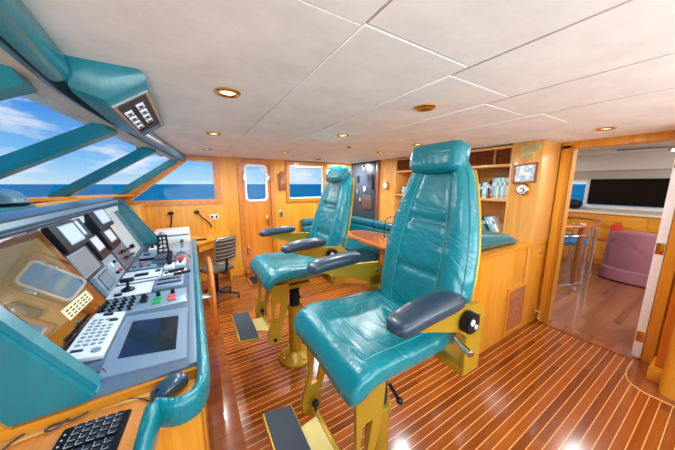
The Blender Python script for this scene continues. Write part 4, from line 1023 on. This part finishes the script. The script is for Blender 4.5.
# ------------------------------------------------------------------ helm chairs
def helm_chair(head_dz=0.):
    t = thing('helm_chair', 'x', 'helm chair', (0, 0, 0))
    # base
    finish(MB().lathe([(.155, 0), (.155, .018), (.145, .03), (.11, .055), (.072, .075), (.062, .085)], n=40), 'base_flange', GOLD, t)
    for k in range(8):
        a = 2 * PI * k / 8 + .2; finish(MB().cyl((.125 * math.cos(a), .125 * math.sin(a), .034), (.125 * math.cos(a), .125 * math.sin(a), .052), .010, n=6), 'bolt', STEEL, t)
    finish(MB().cyl((0, 0, .08), (0, 0, .52), .060, n=32), 'column', GOLD, t)
    finish(MB().lathe([(.061, .48), (.068, .485), (.068, .525), (.061, .53)]).cyl((-.055, 0, .505), (-.095, -.02, .505), .008).sph((-.10, -.022, .505), .014), 'column_clamp', GOLD, t)
    g = MB(); pr_ = []
    for k in range(15): pr_ += [(.047, .53 + k * .013), (.042, .5365 + k * .013)]
    finish(g.lathe(pr_ + [(.047, .725)]), 'bellows', BLACK, t)
    oy = .07
    finish(MB().box(-.19, .33, oy - .15, oy + .15, .765, .81, .01).box(-.12, .12, -.09, .09, .72, .75), 'seat_frame', GOLD, t)
    finish(MB().cyl((-.02, oy - .17, .705), (-.02, oy - .23, .675), .008).sph((-.02, oy - .235, .672), .015), 'adjust_lever', BLACK, t)
    # seat cushion
    path = [(0.34, 0.865, 0.263, 0.045), (0.31, 0.868, 0.277, 0.06), (0.22, 0.87, 0.286, 0.064), (0.1, 0.87, 0.291, 0.062), (-0.03, 0.875, 0.294, 0.062), (-0.13, 0.882, 0.298, 0.064), (-0.19, 0.882, 0.301, 0.064), (-0.232, 0.868, 0.301, 0.062), (-0.256, 0.838, 0.298, 0.056), (-0.262, 0.812, 0.286, 0.046), (-0.26, 0.792, 0.267, 0.024)]
    def seatfn(u, v):
        if v <= 0: return 0
        return .018 * (abs(u) ** 3) - .012 * (1 - abs(u)) 
    secs = []; nrm = []
    for i, (x, z_, hw, ht) in enumerate(path):
        a = path[max(0, i - 1)]; b = path[min(len(path) - 1, i + 1)]
        tg = Vector((b[0] - a[0], 0, b[1] - a[1])).normalized(); nv = Vector((tg.z, 0, -tg.x))
        if nv.z < -.2: nv = -nv
        if i == len(path) - 1 or i > 7: nv = Vector((-1, 0, .25 - .12 * (i - 8))).normalized()
        nrm.append(nv); secs.append((Vector((x, oy + .018, z_)), Vector((0, 1, 0)), nv, hw, ht, 3.0, seatfn))
    # densify sections
    S2 = []
    for (a, b) in zip(secs, secs[1:]):
        for q in range(3):
            f_ = q / 3; S2.append((a[0].lerp(b[0], f_), a[1], a[2].lerp(b[2], f_), a[3] + (b[3] - a[3]) * f_, a[4] + (b[4] - a[4]) * f_, 3.0, seatfn))
    S2.append(secs[-1])
    seat = finish(loft(MB(), S2, 44), 'seat_cushion', TEAL, t, angle=80)
    def seat_pt(i, u, off=.001):
        c, U_, V_, hu, hv, ex = secs[i][:6]; i_v = (1 - abs(u) ** ex) ** (1 / ex)
        return c + U_ * (u * hu) + V_.normalized() * (i_v * hv + seatfn(u, 1) + off)
    for s_ in (-1, 1):
        finish(MB().tube([seat_pt(i, s_ * .52) for i in range(1, 6)] , .0022, 6, smooth=2), 'seam', SEAM, seat)
        finish(MB().tube([seat_pt(i, s_ * .80) for i in range(1, 10)], .0022, 6, smooth=2), 'seam', SEAM, seat)
    for i in (2, 5):
        finish(MB().tube([seat_pt(i, u * .52 / 5) for u in range(-5, 6)], .0022, 6), 'seam', SEAM, seat)
    # backrest
    bp = [(.305, .835, .20, .03), (.31, .86, .245, .05), (.325, .93, .272, .060), (.345, 1.03, .286, .062), (.368, 1.15, .290, .060), (.392, 1.27, .282, .057), (.415, 1.39, .262, .052), (.436, 1.50, .236, .047), (.455, 1.60, .206, .042), (.468, 1.67, .178, .036), (.474, 1.71, .15, .022)]
    bt = Vector((.17, 0, .86)).normalized(); bn = Vector((-bt.z, 0, bt.x))
    def backfn(u, v):
        if v <= 0: return 0
        au = abs(u); return .030 * max(0, min(1, (au - .45) / .2)) * (1 - max(0, (au - .8) / .2)) - .008 * math.exp(-(au / .5) ** 4)
    bs = []
    for i, (x, z_, hw, ht) in enumerate(bp):
        bs.append((Vector((x, oy, z_)), Vector((0, 1, 0)), bn, hw, ht, 2.7, backfn))
    B2 = []
    for a, b in zip(bs, bs[1:]):
        for q in range(6):
            f_ = q / 6; zc_ = a[0].lerp(b[0], f_)
            dent = 0
            for zs_ in (1.13, 1.40): dent += .016 * math.exp(-((zc_.z - zs_) / .022) ** 2)
            hv_ = a[4] + (b[4] - a[4]) * f_
            def fn2(u, v, dent=dent): return backfn(u, v) - (dent if v > 0 and abs(u) < .5 else 0)
            B2.append((zc_, a[1], bn, a[3] + (b[3] - a[3]) * f_, hv_, 2.7, fn2))
    B2.append(bs[-1])
    back = finish(loft(MB(), B2, 52), 'backrest', TEAL, t, angle=80)
    def back_pt(i, u, off=.001):
        c, U_, V_, hu, hv, ex = bs[i][:6]; return c + U_ * (u * hu) + V_ * ((1 - abs(u) ** ex) ** (1 / ex) * hv + backfn(u, 1) + off)
    for s_ in (-1, 1): finish(MB().tube([back_pt(i, s_ * .50) for i in range(1, 10)], .0024, 6, smooth=2), 'seam', SEAM, back)
    for s_ in (-1, 1): finish(MB().tube([back_pt(i, s_ * .93, .0) for i in range(2, 10)], .003, 6, smooth=2), 'piping', TEALD, back)
    for z0_, i in ((1.15, 4), (1.40, 6)):
        finish(MB().tube([back_pt(i, u * .5 / 6, -.007) + bt * -.008 for u in range(-6, 7)], .0022, 6), 'seam', TEALD, back)
    # gold back shell
    sh = [(Vector((x + .034, oy, z_)) , Vector((0, 1, 0)), bn, hw * .985, .016, 3.5) for x, z_, hw, ht in bp[1:10]]
    finish(loft(MB(), sh, 36), 'back_shell', GOLD, t, angle=60)
    # headrest
    hz = head_dz
    hp = []
    for i in range(13):
        f_ = i / 12; u = -1 + 2 * f_; e = (1 - abs(u) ** 5) ** (1 / 5) if abs(u) < 1 else 0
        e = max(e, .45); hp.append((Vector((.43, oy + u * .160, 1.735 + hz)), bt, bn, .076 * e ** .4, .060 * e ** .8, 3.6))
    finish(loft(MB(), hp, 32), 'headrest', TEAL, t, angle=80)
    finish(MB().box(.47, .49, oy - .06, oy + .06, 1.60, 1.76 + hz, .006), 'headrest_bracket', GOLD, t)
    # arms
    for s_ in (-1, 1):
        ay = oy + s_ * .335
        ar = finish(MB().prism([(.36, ay - .012, .93), (.385, ay - .012, 1.03), (.33, ay - .012, 1.085), (.26, ay - .012, 1.09), (-.10, ay - .012, 1.115), (-.10, ay - .012, 1.085), (.20, ay - .012, .985), (.27, ay - .012, .93)], (0, .024, 0), .003), 'arm_bracket', GOLD, t)
        finish(MB().cyl((.31, ay - .03 * s_ * 0 - .022, 1.03), (.31, ay + .022, 1.03), .014, n=12), 'pivot_bolt', CHROME, ar)
        finish(MB().box(.25, .37, min(ay, oy + s_ * .14), max(ay, oy + s_ * .14), .75, .785, .006).box(.25, .37, ay - .012, ay + .012, .75, 1.0, .006), 'arm_support', GOLD, t)
        ap = []
        for i in range(15):
            f_ = i / 14; u = 2 * f_ - 1; e = max(.12, (1 - abs(u) ** 3.4) ** (1 / 3.4) if abs(u) < 1 else .12)
            x = -.19 + .37 * f_; zz_ = 1.145 - .028 * (1 - f_) ** 3
            ap.append((Vector((x, ay, zz_)), Vector((0, 1, 0)), Vector((0, 0, 1)), .056 * e ** .6, .036 * e, 3.0))
        pad = finish(loft(MB(), ap, 28), 'armrest_pad', SLATE, t, angle=80)
        if s_ < 0:
            kn_ = finish(MB().cyl((.225, ay - .013, 1.035), (.225, ay - .05, 1.035), .047, n=28, bev=.006), 'adjust_knob', BLACK, t)
            finish(MB().cyl((.215, ay - .05, 1.045), (.215, ay - .053, 1.045), .014, n=14).cyl((.24, ay - .05, 1.02), (.24, ay - .053, 1.02), .010, n=14), 'knob_inlay', PANELW, kn_)
            finish(MB().cyl((.19, ay, .955), (.16, ay - .085, .945), .011, .015, n=12, bev=.003), 'tilt_lever', CHROME, t)
        else:
            finish(MB().box(-.08, .12, ay - .03, ay + .03, 1.10, 1.118, .003), 'pad_plate', GOLD, t)
    # leg hangers
    for s_ in (-1, 1):
        ly = oy + s_ * .225
        o_ = [(-.25, .81), (-.10, .81), (-.125, .60), (-.18, .42), (-.175, .33), (-.25, .30), (-.285, .33), (-.29, .40), (-.245, .56)]
        h_ = [(-.215, .66), (-.165, .66), (-.195, .50), (-.235, .49)]
        finish(MB().holes([(x, ly - .009, z_) for x, z_ in o_], [[(x, ly - .009, z_) for x, z_ in h_]], (0, .018, 0)), 'leg_hanger', GOLD, t)
        finish(MB().cyl((-.232, ly - .016, .35), (-.232, ly + .016, .35), .016, n=12), 'hanger_bolt', BLACK, t)
    finish(MB().cyl((-.232, oy - .216, .35), (-.232, oy + .216, .35), .019, n=18), 'cross_tube', GOLD, t)
    finish(MB().cyl((-.232, oy + .17, .35), (-.232, oy + .17, .40), .007).sph((-.232, oy + .17, .415), .020), 'ball_knob', BLACK, t)
    fa = Vector((-.245, 0, .352)); fb = Vector((-.36, 0, .375))
    mb = MB().prism([(-.245, oy - .11, .36), (-.245, oy + .14, .36), (-.37, oy + .10, .385), (-.37, oy - .08, .385)], (0, 0, .010), .002)
    finish(mb, 'footrest_plate', M('pale_worn_gold', srgb(214, 196, 120), .4, .2), t)
    fm = Matrix.Translation((-.42, oy + .03, .39)) @ Matrix.Rotation(math.radians(8), 4, 'Y')
    ft = finish(MB().box(-.08, .08, -.23, .23, -.014, .010, .004, mx=fm), 'footrest', GOLD, t)
    finish(MB().box(-.072, .072, -.222, .222, .0102, .016, .003, mx=fm), 'grip_tread', GRIP, ft)
    return t
c1 = helm_chair(0.0)
c1.location = (.72, .81, 0)
c1['label'] = 'nearer and larger teal leather helm chair in front of the bookcase'
c2 = dup(c1, 'farther teal leather helm chair, in front of the small port window', (.72, 1.96, 0))
RM = Matrix.Translation((.30, 0, .86)) @ Matrix.Rotation(math.radians(4.6), 4, 'Y') @ Matrix.Translation((-.30, 0, -.86))
for ch in c2.children:
    if ch.name.startswith(('backrest', 'back_shell', 'headrest')):
        if ch.name.startswith('headrest') and not ch.name.startswith('headrest_b'): ch.location.z -= .035
        ch.location = RM @ ch.location; ch.rotation_euler.y += math.radians(4.6)

# ------------------------------------------------------------------ saloon beyond the doorway
struct('wall_saloon_aft', MB().holes([(7.5, y, z_) for y, z_ in ((-1.6, 0), (4.9, 0), (4.9, 2.42), (-1.6, 2.42))], [[(7.5, y, z_) for y, z_ in ((.3, 1.13), (2.6, 1.13), (2.6, 1.66), (.3, 1.66))]], (.1, 0, 0)), SALC)
struct('wall_saloon_port', MB().box(XA + .1, 7.6, 4.9, 5.0, 0, 2.42), SALC)
struct('wall_saloon_starboard', MB().holes([(x, -1.5, z_) for x, z_ in ((XA + .1, 0), (7.6, 0), (7.6, 2.42), (XA + .1, 2.42))], [[(x, -1.5, z_) for x, z_ in ((4.2, 1.0), (6.8, 1.0), (6.8, 1.9), (4.2, 1.9))]], (0, -.1, 0)), SALC)
o = struct('window_20', MB().holes([(7.47, y, z_) for y, z_ in ((.26, 1.09), (2.64, 1.09), (2.64, 1.70), (.26, 1.70))], [[(7.47, y, z_) for y, z_ in ((.33, 1.16), (2.57, 1.16), (2.57, 1.64), (.33, 1.64))]], (.05, 0, 0)), WHITE)
finish(MB().box(7.46, 7.54, 1.76, 1.84, 1.10, 1.69, .004), 'mullion', WHITE, o)
finish(MB().box(7.52, 7.527, .3, 2.6, 1.13, 1.67), 'pane', GLASS, o)
struct('ceiling_saloon', MB().box(XA + .1, 7.55, -1.6, 4.95, 2.25, 2.30), SALC)
for i, x in enumerate((4.6, 5.7, 6.8)): struct('trim_%d' % (10 + i), MB().box(x, x + .16, -1.5, 4.9, 2.17, 2.25, .02), SALC)
struct('trim_13', MB().box(7.1, 7.5, -1.5, 4.9, 1.86, 2.25, .02), SALC)
t = thing('wall_television', 'wide black switched-off television on the far saloon wall', 'television', (7.4, 1.2, 1.18))
finish(MB().box(7.38, 7.42, .62, 1.76, 1.175, 1.70, .008), 'bezel', BLACK, t)
finish(MB().box(7.376, 7.381, .635, 1.745, 1.19, 1.69), 'screen', TVM, t)
t = thing('saloon_sideboard', 'long low yellow-wood sideboard with drawers under the television', 'sideboard', (7.1, 1.6, 0))
finish(MB().box(6.95, 7.46, -.6, 3.6, 0, 1.02, .004), 'body', W_Y, t)
finish(MB().box(6.90, 7.468, -.62, 3.62, 1.02, 1.06, .006), 'top', M('cream_counter', srgb(222, 206, 176), .35), t)
for k in range(6):
    y0 = -.5 + k * .68
    for z0, z1 in ((.76, .98), (.50, .74), (.1, .48)):
        dr_ = finish(MB().box(6.936, 6.95, y0, y0 + .64, z0, z1, .004), 'drawer' if z0 > .3 else 'door', W_Y, t)
        finish(MB().box(6.925, 6.936, y0 + .27, y0 + .37, (z0 + z1) / 2 - .012, (z0 + z1) / 2 + .012, .003), 'handle', BRASS, dr_)
t = thing('dark_silhouette_ornament', 'dark rounded ornament on the sideboard left of the television', 'ornament', (7.2, 1.95, 1.06))
finish(MB().lathe([(.06, 0), (.11, .03), (.14, .10), (.12, .17), (.06, .20), (.001, .205)], (7.25, 1.93, 1.0605)), 'body', BLACK, t)
finish(MB().box(7.10, 7.2, 2.0, 2.35, 1.0605, 1.085, .005), 'tray', W_RED, t)

t = thing('mauve_armchair', 'mauve upholstered tub armchair with skirt on the saloon floor', 'armchair', (6.4, .85, 0))
rows = []
mb = MB()
cx, cy = 6.38, .70
def tub(r, z_, n=36): return [(cx + r * 1.0 * math.copysign(abs(math.cos(q)) ** .6, math.cos(q)), cy + r * 1.05 * math.copysign(abs(math.sin(q)) ** .6, math.sin(q)), z_) for q in [2 * PI * k / n for k in range(n)]]
finish(MB().grid([tub(.46, .02), tub(.45, .20), tub(.44, .21)], True, True), 'skirt', PURPLE, t)
# back shell curving round (-X side and sides)
def arc(r, z_, k=25): return [(cx + r * math.cos(q) * 1.0, cy + r * 1.05 * math.sin(q), z_ if True else 0) for q in [math.radians(60 + 240 * i / (k - 1)) for i in range(k)]]
def topz(i, k=25): 
    f_ = abs(i / (k - 1) - .5) * 2; return .82 - .22 * f_ ** 2.5
outr = [[(x, y, .21 + (topz(i) - .21) * f_) for i, (x, y, _) in enumerate(arc(.44 + .015 * math.sin(PI * f_), 0))] for f_ in (0, .25, .5, .75, .93, 1.0)]
inr = [[(x, y, .21 + (topz(i) - .21) * f_) for i, (x, y, _) in enumerate(arc(.31, 0))] for f_ in (1.0, .9, .5, 0)]
inr[0] = [(x, y, z_ + .0) for x, y, z_ in inr[0]]
mid = [[(x, y, topz(i) + .03) for i, (x, y, _) in enumerate(arc(.40, 0))], [(x, y, topz(i) + .03) for i, (x, y, _) in enumerate(arc(.35, 0))]]
allr = outr + mid + inr
mb = MB(); vs = [[mb.bm.verts.new(p) for p in r] for r in allr]; nr = len(vs)
for a in range(nr):
    b = (a + 1) % nr
    for i in range(24): mb.bm.faces.new((vs[a][i], vs[a][i + 1], vs[b][i + 1], vs[b][i]))
mb.bm.faces.new([r[0] for r in vs][::-1]); mb.bm.faces.new([r[-1] for r in vs])
finish(mb, 'backrest', PURPLE, t)
finish(MB().box(cx - .28, cx + .42, cy - .28, cy + .28, .21, .44, .06, 4), 'seat_cushion', PURPLE, t)
solo('red_cushion', MB().box(6.78, 6.88, 1.10, 1.24, 0.0, .85, .03), REDP, 'small red object showing above the railing beside the mauve armchair', 'bag')

# stair railing: curved wooden rail with clear panels
t = thing('stair_railing', 'curved wooden handrail with chrome-framed clear panels round the saloon stairwell', 'railing', (5.2, 1.5, 0))
RC = Vector((5.35, 1.75, 0)); RW = .88; RD = .62
def rp(a, z_): 
    c, s_ = math.cos(a), math.sin(a)
    return (RC.x + RW * math.copysign(abs(c) ** .8, c), RC.y + RD * math.copysign(abs(s_) ** .8, s_), z_)
angs = [math.radians(160 + 230 * i / 30) for i in range(31)]
finish(MB().tube([rp(a, .98) for a in angs], .026, 12), 'handrail', W_REDY, t)
finish(MB().cyl((5.02, 1.20, .0), (5.02, 1.20, .98), .038, n=24), 'newel_post', W_RED, t)
finish(MB().lathe([(.05, 0), (.05, .03), (.04, .035)], (5.02, 1.20, 0)).lathe([(.04, .98), (.042, 1.0), (.03, 1.02), (.001, 1.022)], (5.02, 1.20, 0)), 'post_collar', CHROME, t)
for i0, i1 in ((2, 7), (8, 13), (15, 20), (21, 25), (26, 30)):
    A_ = [Vector(rp(angs[i], 0)) for i in range(i0, i1 + 1)]
    mb = MB().grid([[p + Vector((0, 0, .10)) for p in A_], [p + Vector((0, 0, .82)) for p in A_]]); bmesh.ops.solidify(mb.bm, geom=mb.bm.faces[:], thickness=.008)
    pn = finish(mb, 'clear_panel', ACRYL, t)
    lp = [p + Vector((0, 0, .08)) for p in A_] + [A_[-1] + Vector((0, 0, .45))] + [p + Vector((0, 0, .84)) for p in A_[::-1]] + [A_[0] + Vector((0, 0, .45))]
    finish(MB().tube(lp, .011, 8, closed=True), 'panel_frame', CHROME, pn)
    for p in (A_[0], A_[-1]): finish(MB().cyl(p, p + Vector((0, 0, .90)), .010, n=10), 'baluster', CHROME, t)
for k, (x, y) in enumerate(((4.92, 1.62), (5.42, 1.44), (5.86, 1.62))):
    t = thing('blue_bar_stool', 'blue-backed stool inside the railing, %s from the doorway jamb' % ORD[k], 'stool', (x, y, 0), 'blue stools behind the railing')
    finish(MB().box(x - .19, x + .19, y - .19, y + .19, .62, .68, .02, 3), 'seat', BLUEF, t)
    finish(MB().box(x - .19, x + .19, y + .15, y + .19, .70, .96, .015, 3), 'backrest', BLUEF, t)
    for sx in (-1, 1):
        for sy in (-1, 1): finish(MB().cyl((x + sx * .18, y + sy * .18, 0), (x + sx * .15, y + sy * .15, .62), .011, n=8), 'leg', CHROME, t)
        finish(MB().cyl((x + sx * .15, y + .17, .66), (x + sx * .15, y + .17, .72), .011, n=8), 'back_post', CHROME, t)

t = thing('ceiling_fan', 'slim ceiling fan with small lit spots under the saloon ceiling', 'ceiling fan', (6.0, .60, 2.1))
finish(MB().cyl((6.0, .55, 2.25), (6.0, .55, 2.16), .02).lathe([(.06, 2.10), (.08, 2.12), (.08, 2.16), (.03, 2.17)], (6.0, .55, 0)), 'motor', BRASS, t)
for k in range(4):
    a = PI / 2 * k + .25; R_ = Matrix.Translation((6.0, .55, 2.13)) @ Matrix.Rotation(a, 4, 'Z') @ Matrix.Rotation(.15, 4, 'X')
    finish(MB().box(.09, .62, -.055, .055, -.004, .004, .003, mx=R_), 'blade', M('fan_blade_grey', srgb(120, 116, 110), .5), t)
for k in range(3):
    a = 2.1 * k; finish(MB().lathe([(.001, 2.055), (.03, 2.06), (.035, 2.085), (.02, 2.10)], (6.0 + .07 * math.cos(a), .55 + .07 * math.sin(a), 0)), 'lamp_shade', LAMPE, t)
for i, (x, y) in enumerate(((4.3, .7), (4.3, 2.4), (5.2, -.3), (6.4, 2.9), (5.2, 3.6))):
    downlight(x, y, 1, 'brass downlight in the saloon ceiling, %s from the doorway' % ORD[i], 2.25, 20)
